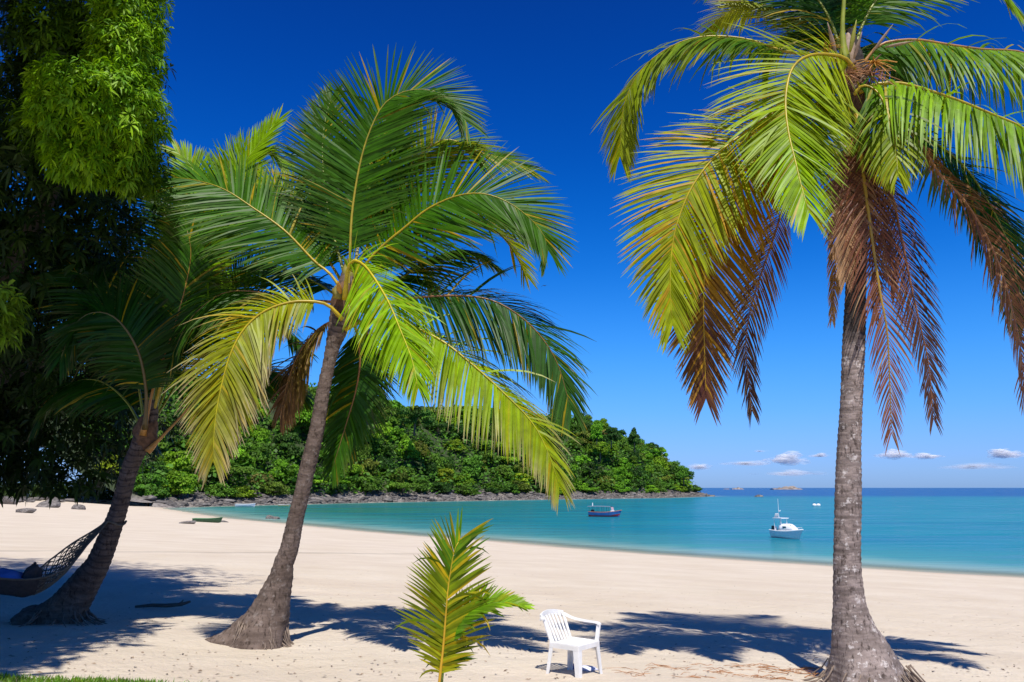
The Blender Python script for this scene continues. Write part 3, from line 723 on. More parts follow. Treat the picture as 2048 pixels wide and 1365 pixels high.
frond(T, [(1700, 215), (1630, 212), (1559, 222), (1524, 242), (1480, 272), (1431, 312), (1387, 369), (1361, 426), (1346, 483), (1340, 563), (1345, 650)], y - .2, y - .6, 1.0, YGREEN, YGREEN, .8, .32, 108, RYEL, .03, vee=-.1, yel=.16, ycol=(.45, .26, .01))
frond(T, [(1700, 240), (1640, 255), (1560, 310), (1480, 375), (1430, 450), (1410, 540), (1407, 620), (1409, 700), (1412, 795)], y + .3, y + .2, .95, (.45, .26, .008), (.10, .035, .025), .7, .25, 104, RYEL, vee=-.1, yel=.1, ycol=(.5, .27, .01), t0=.2, label='frond turning orange and purple brown towards its tip')
frond(T, [(1700, 270), (1650, 300), (1600, 360), (1567, 417), (1545, 483), (1506, 600), (1492, 674), (1494, 728), (1504, 822)], y + .5, y + .5, .72, BROWN, DBROWN, .6, .5, 84, RBRN, vee=.5, yel=.12, ycol=TAN, t0=.3, label='dead brown hanging frond')
frond(T, [(1712, 150), (1740, 110), (1765, 88), (1827, 80), (1897, 90), (1963, 99), (2048, 106), (2140, 150), (2220, 240), (2260, 340)], y + .1, y - .4, 1.05, GREEN, LIME, .35, 1.05, 104, (.40, .20, .05), t0=.06, pb=.75, a0=88, vee=-.4, kink=.15)
frond(T, [(1718, 185), (1750, 170), (1800, 167), (1853, 180), (1919, 202), (1985, 229), (2048, 257), (2110, 310), (2165, 400), (2190, 500)], y - .2, y - 1.0, 1.05, LIME, GREEN, .45, .85, 110, RYEL, .03, t0=.03, vee=-.35, kink=.12, pb=.8, a0=98)
frond(T, [(1714, 228), (1721, 299), (1730, 374), (1739, 440), (1748, 505), (1761, 589), (1774, 660), (1779, 748), (1783, 868)], y - .24, y - .35, .70, (.17, .065, .035), (.20, .075, .04), .9, .75, 58, (.36, .24, .02), .026, t0=.06, vee=.1, yel=.12, ycol=TAN, base_r=.034, wid=.016, a0=52, kink=.2, pb=.7, label='dead reddish brown frond hanging in front of the trunk, its stalk yellow at the top')
frond(T, [(1724, 250), (1750, 310), (1779, 374), (1800, 462), (1822, 571), (1840, 650), (1857, 728), (1867, 838)], y, y + .1, .68, DBROWN, DBROWN, .8, .4, 90, RBRN, t0=.14, vee=.2, yel=.05, ycol=BROWN, label='dead dark brown hanging frond')
frond(T, [(1726, 235), (1780, 240), (1836, 281), (1875, 343), (1924, 396), (1967, 461), (2000, 535), (2020, 603), (2040, 690), (2050, 795)], y + .2, y + .2, .72, BROWN, (.26, .12, .06), .7, .65, 96, (.36, .17, .08), t0=.2, vee=.35, yel=.12, ycol=TAN, label='dead rust brown frond arching to the right')
frond(T, [(1726, 225), (1800, 245), (1875, 290), (1932, 338), (1976, 404), (2011, 475), (2035, 560), (2048, 650)], y + .5, y + .8, .95, DGREEN, DGREEN, .6, .35, 96, RGRN, t0=.15, vee=-.1)
frond(T, [(1724, 215), (1800, 262), (1880, 330), (1960, 400), (2040, 480), (2110, 590)], y + .7, y + 1.6, 1.0, DGREEN, GREEN, .3, .5, 84, RGRN, t0=.15, vee=-.1)
frond(T, [(1690, 130), (1685, 60), (1688, 0), (1692, -90), (1705, -200), (1740, -300), (1800, -370)], y - .12, y - .2, .95, GREEN, GREEN, .7, .2, 90, RGRN, .03, t0=.28, vee=.25, base_r=.05)
frond(T, [(1705, 110), (1725, 50), (1760, -10), (1815, -60), (1890, -80), (1970, -50), (2030, 10)], y + .1, y + .3, 1.05, GREEN, LIME, .5, .55, 96, RGRN, t0=.14, vee=-.2)
frond(T, [(1685, 110), (1660, 40), (1620, -20), (1560, -60), (1490, -70), (1430, -30)], y + .25, y + .8, .98, DGREEN, GREEN, .45, .5, 92, RGRN, t0=.14, vee=-.2)
frond(T, [(1700, 90), (1715, 20), (1735, -60), (1775, -150), (1840, -220)], y + .4, y + 1.6, 1.0, GREEN, DGREEN, .3, .5, 84, RGRN, t0=.14)
frond(T, [(1690, 100), (1665, 40), (1640, -20), (1600, -100), (1540, -150)], y + .5, y + 1.8, 1.0, DGREEN, DGREEN, .2, .6, 84, RGRN, t0=.14, vee=-.2)
frond(T, [(1702, 260), (1690, 330), (1680, 420), (1672, 520), (1664, 640)], y + .3, y + .25, .42, BROWN, TAN, .5, .8, 64, RBRN, t0=.1, vee=.3, yel=.2, ycol=TAN, label='dry brown frond hanging behind the trunk')
frond(T, [(1722, 260), (1735, 340), (1745, 430), (1752, 540), (1750, 640)], y + .3, y + .35, .42, DBROWN, BROWN, .5, .8, 60, RBRN, t0=.1, vee=.3, yel=.1, ycol=TAN, label='dry dark frond hanging close behind the trunk')
frond(T, [(1715, 180), (1690, 150), (1650, 160), (1600, 210), (1560, 290), (1540, 370)], y + .4, y + 1.3, .8, GREEN, DGREEN, .5, .5, 76, RGRN, t0=.15)
frond(T, [(1700, 160), (1680, 150), (1655, 165), (1635, 210), (1625, 270), (1630, 340)], y - .15, y - 1.0, .7, YGREEN, GREEN, .6, .6, 68, RYEL, .02, t0=.08, vee=-.2)
frond(T, [(1705, 120), (1730, 95), (1762, 88), (1790, 110), (1808, 150)], y + .2, y + .9, .7, DGREEN, GREEN, .4, .7, 64, RGRN, .02, t0=.08, vee=-.3)
frond(T, [(1695, 120), (1665, 80), (1625, 62), (1580, 70), (1545, 110), (1530, 165)], y + .3, y + 1.2, .85, DGREEN, GREEN, .4, .6, 76, RGRN, .02, t0=.12, vee=-.2)
for k in range(9):
    u0, v0 = 1712 + random.uniform(-14, 14), 290 - 18 * k; a = -1 if k % 2 else 1
    p0, p1 = at(u0, v0, y - .12), at(u0 + a * random.uniform(18, 42), v0 - random.uniform(25, 50), y - .2 + .1 * random.random())
    MB().tube([p0.lerp(p1, q / 5) - T.location for q in range(6)], [.05, .045, .036, .03, .024, .015], 7, flat=.5).build('leaf_base', M['fibre'] if k % 3 else M['spathe'], T, True)
frond(T, [(1712, 262), (1700, 300), (1695, 370), (1692, 450), (1690, 560)], y - .2, y - .22, .5, BROWN, TAN, .8, .9, 60, RBRN, .018, t0=.05, vee=.2, yel=.2, ycol=TAN, kink=.3, label='dry brown frond clinging to the front of the trunk')
frond(T, [(1722, 258), (1742, 300), (1756, 380), (1766, 470), (1790, 590)], y - .15, y - .1, .5, DBROWN, BROWN, .8, .9, 60, RBRN, .018, t0=.05, vee=.2, yel=.15, ycol=TAN, kink=.3, label='dead brown frond hanging just right of the trunk')
frond(T, [(1708, 190), (1725, 172), (1752, 182), (1775, 222), (1790, 285), (1796, 350)], y - .25, y - .8, .7, GREEN, YGREEN, .6, .9, 70, RYEL, .02, t0=.06, vee=-.35, kink=.15)
stalks(T, at(1742, 150, y - .2), 40, .36, M['twig']); stalks(T, at(1690, 150, y - .2), 30, .3, M['twig'])
blob(T, 'fibre_sheath', at(1711, 190, y), (.17, .17, .45), M['fibre'], 2)
blob(T, 'crown_shaft', at(1697, 110, y - .02), (.09, .09, .28), M['spathe'], 1)
for k, (u, v, yy, s_) in enumerate([(1735, 225, -.12, .075), (1752, 210, -.05, .065), (1746, 236, -.16, .06), (1690, 235, -.08, .07), (1730, 195, .1, .08)]):
    blob(T, 'coconut', at(u, v, y + yy), (s_, s_, s_ * 1.25), M['husk'], k)
def spathe(tree, a, b, Y_, mat, r=.022):
    p, q = at(*a, Y_), at(*b, Y_ - .15); O = tree.location
    MB().tube([p.lerp(q, k / 6) - O for k in range(7)], [r * .5, r, r * 1.25, r * 1.2, r * .9, r * .5, .003], 8, flat=.6).build('spathe', mat, tree, True)
for a, b in (((1745, 105), (1786, 49)), ((1708, 118), (1724, 64)), ((1672, 112), (1655, 45)), ((1770, 95), (1832, 82))): spathe(T, a, b, y - .15, M['spathe'])
spathe(T, (1700, 105), (1713, 40), y - .2, plain('fresh_spathe', (.30, .30, .03), .5, .2, 9), .026)
stalks(T, at(1748, 125, y - .2), 30, .3); stalks(T, at(1650, 100, y - .1), 22, .28)

# --- the curved palm in the middle
g1 = ground(522, 1287); y = g1.y
palm_m = thing('coconut_palm', g1, 'curved brown trunked coconut palm with full green crown and flared root base', 'palm tree')
tm_pts = [(508, 1310, 170), (514, 1292, 136), (520, 1275, 112), (535, 1240, 84), (549, 1196, 62), (562, 1155, 45), (567, 1128, 37), (578, 1097, 35), (590, 1040, 32), (604, 984, 30), (613, 943, 31), (633, 863, 29), (647, 782, 27), (659, 726, 25), (667, 690, 29), (676, 660, 40), (686, 620, 50), (695, 570, 40), (700, 520, 20)]
_, ccM, rsM = trunk(palm_m, tm_pts, y, M['bark_brown'], 5, ridge=.014, slant=-1.6, pitch=.10)
roots(palm_m, g1, .33, 200, .22, M['root'], -.6, .30)
T = palm_m
frond(T, [(697, 600), (700, 510), (705, 420), (722, 320), (745, 250), (772, 205), (815, 182), (865, 182), (905, 205), (932, 243)], y - .1, y - .1, 1.10, (.04, .13, .003), GREEN, .8, .14, 104, (.36, .28, .03), .03, t0=.16, vee=.1)
frond(T, [(700, 585), (733, 527), (770, 488), (809, 456), (856, 418), (915, 392), (967, 388), (1014, 404), (1054, 432), (1086, 468), (1096, 500)], y - .1, y - .4, 1.12, GREEN, GREEN, .78, .16, 104, RYEL, t0=.14, vee=-.05)
frond(T, [(705, 560), (740, 480), (773, 410), (816, 335), (876, 284), (915, 283), (955, 303), (1010, 318), (1062, 338)], y + .2, y + .7, 1.05, YGREEN, GREEN, .6, .16, 96, RYEL, t0=.16, vee=.0, yel=.1)
frond(T, [(705, 570), (718, 480), (730, 410), (748, 340), (768, 270), (800, 215)], y + .1, y + .9, .9, GREEN, GREEN, .35, .35, 84, (.45, .42, .2), t0=.2, vee=.3)
frond(T, [(695, 570), (670, 480), (652, 390), (645, 300), (652, 235), (664, 192)], y + .1, y + .9, .8, DGREEN, GREEN, .5, .3, 84, RGRN, t0=.2, vee=.3)
frond(T, [(705, 575), (780, 520), (880, 458), (960, 448), (1005, 475), (1035, 515), (1052, 552)], y + .3, y + .9, .8, GREEN, YGREEN, .4, .45, 90, RYEL, t0=.2, yel=.12)
frond(T, [(697, 620), (735, 608), (781, 604), (842, 595), (922, 592), (983, 601), (1035, 629), (1078, 669), (1115, 728), (1142, 820)], y, y - .3, 1.08, DGREEN, (.04, .12, .015), .55, .6, 104, RBRN, t0=.16, vee=-.25)
frond(T, [(690, 660), (715, 646), (755, 640), (810, 649), (882, 681), (943, 728), (1003, 782), (1063, 844), (1096, 905), (1118, 970)], y - .15, y - .9, .92, LIME, YGREEN, .55, .85, 104, RYEL, .03, t0=.17, vee=-.35, yel=.1, endcol=(.42, .36, .2), kink=.12)
frond(T, [(690, 600), (695, 545), (706, 522), (733, 536), (773, 597), (801, 661), (824, 720), (836, 776)], y - .3, y - 1.7, .78, LIME, LIME, .55, .75, 90, (.55, .42, .02), .028, t0=.14, vee=-.35, yel=.12, ycol=(.42, .38, .02))
frond(T, [(685, 640), (655, 610), (616, 603), (575, 606), (527, 624), (487, 660), (459, 714), (439, 790), (429, 855), (426, 920)], y - .2, y - 1.0, .92, YGREEN, (.24, .23, .012), .7, .6, 108, RYEL, .03, t0=.14, vee=-.2, yel=.14, endcol=(.45, .36, .22))
frond(T, [(690, 590), (660, 548), (629, 523), (570, 462), (506, 416), (450, 380), (396, 362), (340, 356), (300, 368)], y, y + .1, 1.1, GREEN, GREEN, .65, .25, 100, RYEL, t0=.14, vee=-.1)
frond(T, [(692, 580), (672, 545), (652, 510), (632, 450), (600, 405), (567, 383), (520, 365), (479, 368)], y + .3, y + 1.1, 1.05, GREEN, YGREEN, .5, .15, 92, RYEL, t0=.16, vee=.1)
frond(T, [(690, 610), (660, 604), (583, 599), (503, 583), (440, 590), (380, 640), (345, 710)], y + .3, y + .8, .95, GREEN, DGREEN, .4, .8, 90, RBRN, t0=.16, vee=-.3)
frond(T, [(695, 640), (712, 660), (720, 720), (712, 780), (692, 850), (664, 940)], y + .4, y + .6, .72, DGREEN, GREEN, .5, .5, 84, RBRN, t0=.12, vee=-.1)
frond(T, [(698, 630), (725, 650), (745, 700), (742, 770), (718, 830)], y + .5, y + 1.0, .62, DBROWN, DGREEN, .5, .5, 70, RBRN, t0=.12, vee=.1, yel=.15, ycol=BROWN, label='drying brown frond hanging behind the trunk')
frond(T, [(705, 580), (750, 545), (800, 522), (840, 540), (865, 592)], y + .6, y + 1.7, .75, LIME, YGREEN, .3, .5, 76, RYEL, t0=.2)
frond(T, [(690, 640), (650, 650), (610, 690), (580, 750), (560, 830)], y + .4, y + 1.0, .8, (.16, .13, .02), BROWN, .5, .7, 84, RBRN, t0=.15, vee=-.2, yel=.2, ycol=TAN, label='yellowing frond hanging behind the crown')
frond(T, [(688, 600), (630, 565), (570, 540), (510, 530), (455, 560)], y + .6, y + 1.8, .9, DGREEN, GREEN, .3, .6, 84, RGRN, t0=.15, vee=-.2)
frond(T, [(700, 590), (780, 570), (860, 520), (930, 500), (990, 530)], y + .5, y + 1.8, .85, DGREEN, GREEN, .3, .55, 84, RGRN, t0=.15, vee=-.2)
blob(T, 'fibre_sheath', at(692, 605, y), (.20, .19, .34), M['fibre'], 4)
blob(T, 'crown_shaft', at(698, 555, y - .02), (.10, .10, .26), plain('young_shaft', (.22, .20, .04), .6, .3, 10), 1)
for k, (u, v, yy) in enumerate([(712, 598, -.25), (725, 612, -.2), (675, 585, -.28), (700, 622, -.28)]): blob(T, 'coconut', at(u, v, y + yy), (.075, .075, .10), M['husk'], k)
spathe(T, (700, 610), (716, 570), y - .3, M['flower'], .03); spathe(T, (680, 590), (676, 562), y - .3, M['flower'], .03)
stalks(T, at(722, 618, y - .25), 26, .25, M['spathe'])

# --- the shaded leaning palm on the left
g2 = ground(118, 1243); y = g2.y
palm_l = thing('coconut_palm', g2, 'dark leaning coconut palm in the shade with a hammock tied to its trunk', 'palm tree')
tl_pts = [(88, 1268, 132), (112, 1245, 98), (138, 1213, 74), (174, 1162, 55), (198, 1125, 43), (224, 1060, 37), (240, 1012, 33), (253, 960, 32), (262, 930, 32), (275, 900, 33), (288, 868, 38), (300, 835, 30), (306, 800, 16)]
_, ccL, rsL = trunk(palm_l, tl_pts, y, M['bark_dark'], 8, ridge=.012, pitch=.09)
roots(palm_l, g2, .4, 60, .5, M['root'], .2, .2)
T = palm_l
frond(T, [(286, 872), (296, 825), (307, 775), (326, 722), (350, 650), (372, 570), (382, 505), (372, 450)], y - .15, y - .2, .9, DGREEN, GREEN, .6, .45, 92, (.42, .20, .04), .03, t0=.3, vee=.2, base_r=.05)  # frond green darkened: the broad tree's shade is partly painted into it
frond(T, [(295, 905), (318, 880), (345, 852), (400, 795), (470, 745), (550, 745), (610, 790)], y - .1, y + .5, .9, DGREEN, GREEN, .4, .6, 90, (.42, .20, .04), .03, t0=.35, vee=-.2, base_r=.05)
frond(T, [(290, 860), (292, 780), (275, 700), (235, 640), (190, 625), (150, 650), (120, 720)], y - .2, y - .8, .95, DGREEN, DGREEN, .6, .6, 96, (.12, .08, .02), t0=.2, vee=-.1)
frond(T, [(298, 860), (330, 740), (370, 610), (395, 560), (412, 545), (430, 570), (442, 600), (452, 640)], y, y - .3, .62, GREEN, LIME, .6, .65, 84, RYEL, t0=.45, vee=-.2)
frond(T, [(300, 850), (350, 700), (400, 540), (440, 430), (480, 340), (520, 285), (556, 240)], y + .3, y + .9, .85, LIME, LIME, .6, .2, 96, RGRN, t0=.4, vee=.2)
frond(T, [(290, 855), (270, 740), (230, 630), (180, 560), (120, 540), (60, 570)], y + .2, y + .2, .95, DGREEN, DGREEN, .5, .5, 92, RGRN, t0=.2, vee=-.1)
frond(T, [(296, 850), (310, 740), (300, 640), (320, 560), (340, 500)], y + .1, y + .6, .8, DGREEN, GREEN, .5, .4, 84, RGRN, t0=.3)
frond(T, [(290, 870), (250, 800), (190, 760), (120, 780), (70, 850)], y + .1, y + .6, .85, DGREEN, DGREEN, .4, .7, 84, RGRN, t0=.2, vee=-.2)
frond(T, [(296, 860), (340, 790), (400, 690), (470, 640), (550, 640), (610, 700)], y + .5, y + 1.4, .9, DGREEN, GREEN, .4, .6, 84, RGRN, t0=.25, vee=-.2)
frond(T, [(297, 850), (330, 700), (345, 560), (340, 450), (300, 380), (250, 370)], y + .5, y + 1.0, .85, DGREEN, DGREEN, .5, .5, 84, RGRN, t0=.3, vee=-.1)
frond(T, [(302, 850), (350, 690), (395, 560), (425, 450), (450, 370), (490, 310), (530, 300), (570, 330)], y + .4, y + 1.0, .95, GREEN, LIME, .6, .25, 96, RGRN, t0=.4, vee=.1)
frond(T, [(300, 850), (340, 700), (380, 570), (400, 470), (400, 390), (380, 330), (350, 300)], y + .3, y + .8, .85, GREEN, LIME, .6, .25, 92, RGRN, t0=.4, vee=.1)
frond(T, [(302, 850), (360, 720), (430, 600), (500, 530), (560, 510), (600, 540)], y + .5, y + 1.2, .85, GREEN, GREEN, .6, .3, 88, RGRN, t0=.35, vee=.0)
blob(T, 'fibre_sheath', at(292, 865, y), (.17, .16, .28), M['fibre'], 6)

# --- the young palm in front
YS = 7.4
gs = at(876, 1400, YS); gs.z = gz(gs.x, YS)
palm_s = thing('young_coconut_palm', gs, 'young coconut palm sprout with one upright yellow green leaf', 'palm tree')
T = palm_s
frond(T, [(874, 1420), (880, 1352), (886, 1300), (891, 1240), (896, 1180), (903, 1132), (910, 1098), (920, 1080)], YS, YS, .47, (.32, .33, .006), (.07, .20, .005), .92, .30, 36, (.55, .30, .02), .022, t0=.2, vee=.03, wid=.027, yel=.2, ycol=(.56, .40, .008), a0=66, a1=26, tk=.30, base_r=.024, label='upright main leaf, yellow near the stalk')
frond(T, [(880, 1400), (888, 1330), (900, 1275), (925, 1235), (965, 1212), (1010, 1205), (1050, 1212)], YS + .1, YS - .05, .26, (.09, .23, .006), (.22, .38, .01), .45, .12, 44, (.16, .26, .03), .014, t0=.35, vee=.3, wid=.028, yel=.05, a0=55, a1=15, label='short bright green leaf bending to the right')
frond(T, [(876, 1410), (884, 1345), (893, 1300), (900, 1268), (908, 1250)], YS + .06, YS + .1, .28, GREEN, GREEN, .6, .3, 18, (.25, .28, .04), .016, t0=.4, vee=.2, wid=.022, label='small green leaf close to the stem')
blob(T, 'sprouting_nut', gs + Vector((0, 0, .02)), (.11, .10, .09), M['fibre'], 3)

# ------------------------------------------------------------------ the broad leaved trees on the left
def leafy(tree, name, lobes, n, leaf=.17, lite=(.115, .235, .012), base=(.05, .115, .012), seed=0, per=11, inner=.25, zmin=-99):
    r = np.random.default_rng(seed); w_ = np.array([q[1][0] * q[1][1] + q[1][0] * q[1][2] for q in lobes]); w_ = w_ / w_.sum()
    Vs = []; Cs = []
    for (c, rad), wt in zip(lobes, w_):
        k = max(20, int(n * wt)); d = r.normal(size=(k, 3)); d /= np.linalg.norm(d, axis=1)[:, None]
        nz_ = 1 + .15 * np.sin(d[:, [0]] * 6 + seed) * np.sin(d[:, [2]] * 7 + d[:, [1]] * 5) + .08 * np.sin(d[:, [0]] * 15 + d[:, [2]] * 13)
        f = np.where(r.random((k, 1)) < inner, r.uniform(.55, .9, (k, 1)), r.uniform(.92, 1.06, (k, 1))) * nz_
        p = np.array(c) + d * np.array(rad) * f
        p = p[p[:, 2] > zmin]; d = d[:0] if len(p) == 0 else ((p - np.array(c)) / np.array(rad)); k = len(p)
        if k == 0: continue
        d = d / np.linalg.norm(d, axis=1)[:, None]
        ax = d * .7 + r.normal(size=(k, 3)) * .3 + np.array([0, 0, .45]); ax /= np.linalg.norm(ax, axis=1)[:, None]
        e1 = np.cross(ax, r.normal(size=(k, 3))); e1 /= np.linalg.norm(e1, axis=1)[:, None]; e2 = np.cross(ax, e1)
        cl = lerp_np(np.array(base), np.array(lite), r.random((k, 1)) ** 1.5)
        for j in range(per):
            th = r.uniform(0, 6.3, (k, 1)); up = r.uniform(-.5, .7, (k, 1))
            dr = (e1 * np.cos(th) + e2 * np.sin(th)) + ax * up; dr /= np.linalg.norm(dr, axis=1)[:, None]
            wd = np.cross(dr, ax); wd /= np.linalg.norm(wd, axis=1)[:, None]
            L_ = leaf * r.uniform(.55, 1.25, (k, 1)); g = np.array([0, 0, -1.0])
            b0 = p + dr * .02; m1 = b0 + dr * L_ * .35 + g * L_ * .05; m2 = b0 + dr * L_ * .7 + g * L_ * .2; tp = b0 + dr * L_ * .95 + g * L_ * .46
            ww = L_ * .105
            Vs.append(np.stack([b0, m1 - wd * ww, m1 + wd * ww, m2 - wd * ww * .8, m2 + wd * ww * .8, tp], 1)); Cs.append(np.repeat(cl * r.uniform(.75, 1.25, (k, 1)), 6, 0))
    V = np.concatenate(Vs).reshape(-1, 3); C = np.concatenate(Cs); nL = len(V) // 6
    tri = np.array([[0, 1, 2], [1, 3, 4], [1, 4, 2], [3, 5, 4]]); F_ = (np.arange(nL)[:, None, None] * 6 + tri[None]).reshape(-1, 3)
    return link(name, np_mesh(name, V - np.array(tree.location[:]), F_, M['leaf'], C), tree)
def lerp_np(a, b, t): return a + (b - a) * t
def A(u, v, Y_): return tuple(at(u, v, Y_))
gb = Vector((-9.6, 13.5, gz(-9.6, 13.5)))
big = thing('broadleaf_tree', gb, 'huge dense broadleaf tree, dark below with sunlit leaves along its right edge', 'tree')
MB().tube([Vector((0, 0, -.3)), Vector((.1, 0, 2)), Vector((-.2, -.3, 4.5)), Vector((-.6, -.8, 8)), Vector((-1, -1, 12))], [.75, .5, .42, .34, .2], 16).build('trunk', M['wood'], big, True)
for dx, dy, dz in ((3.5, -2, 7), (-4, -1, 8), (2, -4, 9), (-2, 3, 9), (4, 1, 3.5)):
    MB().tube([Vector((-.2, -.3, 3.2)), Vector((dx * .4, dy * .4, 3 + dz * .35)), Vector((dx, dy, 2 + dz))], [.26, .18, .06], 10).build('limb', M['wood'], big, True)
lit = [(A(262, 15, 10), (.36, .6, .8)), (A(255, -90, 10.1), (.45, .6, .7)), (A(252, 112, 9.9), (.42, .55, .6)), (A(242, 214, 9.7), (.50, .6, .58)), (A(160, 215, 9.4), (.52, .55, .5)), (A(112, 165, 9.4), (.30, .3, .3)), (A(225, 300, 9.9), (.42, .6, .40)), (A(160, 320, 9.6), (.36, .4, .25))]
leafy(big, 'crown', lit, 4200, .118, seed=1, lite=(.26, .45, .005), base=(.10, .25, .005))  # sunlit lobes: the sun is also painted in as a lighter leaf colour
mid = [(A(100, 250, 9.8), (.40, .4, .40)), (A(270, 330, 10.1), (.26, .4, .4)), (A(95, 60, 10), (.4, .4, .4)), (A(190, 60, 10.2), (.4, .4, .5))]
leafy(big, 'crown', mid, 800, .125, seed=8, lite=(.13, .26, .005), base=(.04, .10, .005))  # in-between leaf colour paints the fade from sunlit to shaded lobes
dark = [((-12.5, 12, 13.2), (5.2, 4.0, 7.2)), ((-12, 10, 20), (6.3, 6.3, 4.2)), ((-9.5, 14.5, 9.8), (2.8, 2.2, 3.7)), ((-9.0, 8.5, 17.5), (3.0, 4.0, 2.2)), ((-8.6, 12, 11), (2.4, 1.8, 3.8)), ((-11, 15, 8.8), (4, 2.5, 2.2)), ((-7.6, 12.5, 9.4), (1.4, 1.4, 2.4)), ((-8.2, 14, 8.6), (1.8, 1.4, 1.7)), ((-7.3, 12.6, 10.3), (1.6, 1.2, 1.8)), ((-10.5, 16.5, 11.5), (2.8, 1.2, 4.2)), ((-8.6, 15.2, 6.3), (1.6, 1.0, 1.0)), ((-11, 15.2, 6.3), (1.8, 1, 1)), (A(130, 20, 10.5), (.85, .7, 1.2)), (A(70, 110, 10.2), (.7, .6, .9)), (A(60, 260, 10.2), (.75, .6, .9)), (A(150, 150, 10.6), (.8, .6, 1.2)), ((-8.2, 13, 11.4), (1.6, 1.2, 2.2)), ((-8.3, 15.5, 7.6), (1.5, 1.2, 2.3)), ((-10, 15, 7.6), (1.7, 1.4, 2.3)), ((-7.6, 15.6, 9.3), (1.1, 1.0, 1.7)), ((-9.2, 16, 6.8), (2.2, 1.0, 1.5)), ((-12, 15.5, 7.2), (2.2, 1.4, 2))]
leafy(big, 'crown', dark, 19000, .20, seed=2, zmin=5.42, lite=(.030, .065, .006), base=(.012, .032, .004), per=10, inner=.35)  # shaded lobes: the shade is also painted in as near-black leaf colour
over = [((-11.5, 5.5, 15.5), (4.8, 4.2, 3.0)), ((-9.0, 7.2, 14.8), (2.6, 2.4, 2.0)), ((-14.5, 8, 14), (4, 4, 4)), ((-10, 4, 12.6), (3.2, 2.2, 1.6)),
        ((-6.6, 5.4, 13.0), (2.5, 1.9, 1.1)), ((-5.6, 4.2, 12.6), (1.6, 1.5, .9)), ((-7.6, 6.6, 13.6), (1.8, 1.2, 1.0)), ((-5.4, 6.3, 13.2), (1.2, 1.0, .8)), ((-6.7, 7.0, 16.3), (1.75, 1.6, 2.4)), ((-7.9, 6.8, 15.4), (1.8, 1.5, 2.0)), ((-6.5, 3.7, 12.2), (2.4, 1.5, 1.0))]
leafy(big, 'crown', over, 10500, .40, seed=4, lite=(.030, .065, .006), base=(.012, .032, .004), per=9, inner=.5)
leafy(big, 'low_branch', [(A(8, 615, 8.6), (.16, .25, .16)), (A(-20, 590, 8.4), (.3, .3, .2)), (A(15, 660, 8.7), (.12, .15, .14))], 34, .16, seed=5, lite=(.15, .28, .01), base=(.10, .19, .01))

for k, u in enumerate((-25, 18, 62, 100, 138, 176, 214, 252, 290, 322)):
    p = ground(u, 1000 - (k % 3)); m_ = mpp(p.y)
    sh = thing('shrub', p, 'low dark green shrub on the rocky bank behind the beach boulders, under the shaded tree', 'shrub', 'shrubs on the rocky bank')
    MB().tube([(0, 0, -.3), (.1 * m_ * 20, 0, 8 * m_), (.2 * m_ * 20, 0, 20 * m_)], [2 * m_, 1.5 * m_, .6 * m_], 7).build('stem', M['wood'], sh, True)
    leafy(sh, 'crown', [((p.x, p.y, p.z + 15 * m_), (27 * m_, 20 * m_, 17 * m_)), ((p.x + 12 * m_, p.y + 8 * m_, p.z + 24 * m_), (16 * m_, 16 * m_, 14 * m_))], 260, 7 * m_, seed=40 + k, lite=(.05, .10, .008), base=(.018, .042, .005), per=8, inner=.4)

# ------------------------------------------------------------------ hammock
yh = ccL[170].y
ham_pts = [(214, 1046, y - .12), (190, 1072, y - .3), (160, 1102, y - .55), (128, 1140, y - .8), (98, 1172, y - 1.0), (62, 1192, y - 1.15), (20, 1192, y - 1.25), (-40, 1180, y - 1.3), (-110, 1150, y - 1.3), (-200, 1090, y - 1.2)]
hc, hl = crom([at(*q) for q in ham_pts], 60)
hb = thing('hammock', hc[35], 'dark woven hammock sagging from the shaded palm trunk', 'hammock')
O = hb.location
def ham_w(t): return 0.04 + .36 * min(1, max(0, (t - .02) / .42)) * min(1, max(0, (1.0 - t) / .3))
def ham_pt(t, s_):
    f = t * 59; i = min(58, int(f)); p = hc[i].lerp(hc[i + 1], f - i); T_ = (hc[i + 1] - hc[i]).normalized(); S_ = T_.cross(Vector((0, 0, 1))).normalized()
    wv = ham_w(t); sag = .6 * wv * s_ * s_
    return p + S_ * s_ * wv * .75 + Vector((0, 0, sag)) - O
nb = MB(); nb.loft([[ham_pt(.40 + .6 * k / 30, -1 + 2 * j / 10) for j in range(11)] for k in range(31)], closed=False, caps=False); nb.build('cloth', M['cloth_dark'], hb, True)
cb = MB()
for j in range(26):
    a0_ = -1 + 2 * j / 25
    for sg in (-1, 1):
        q = [ham_pt(.0 + .42 * k / 16, max(-1, min(1, a0_ + sg * .35 * math.sin(k / 16 * 9 + j)))) for k in range(17)]
        cb.tube(q, .006, 3)
for e in (-1, 1): cb.tube([ham_pt(k / 40, e) for k in range(41)], .012, 4)
cb.build('netting', M['net'], hb)
tp = ccL[225]
kk = min(range(len(ccL)), key=lambda i: (ccL[i] - hc[0]).length)
MB().tube([ccL[kk] + Vector((math.cos(a) * (rsL[kk] + .02), math.sin(a) * (rsL[kk] + .02), .03 * math.sin(a * 3))) - O for a in np.linspace(0, 2 * math.pi, 17)], .015, 5).build('tie_rope', M['net'], hb)
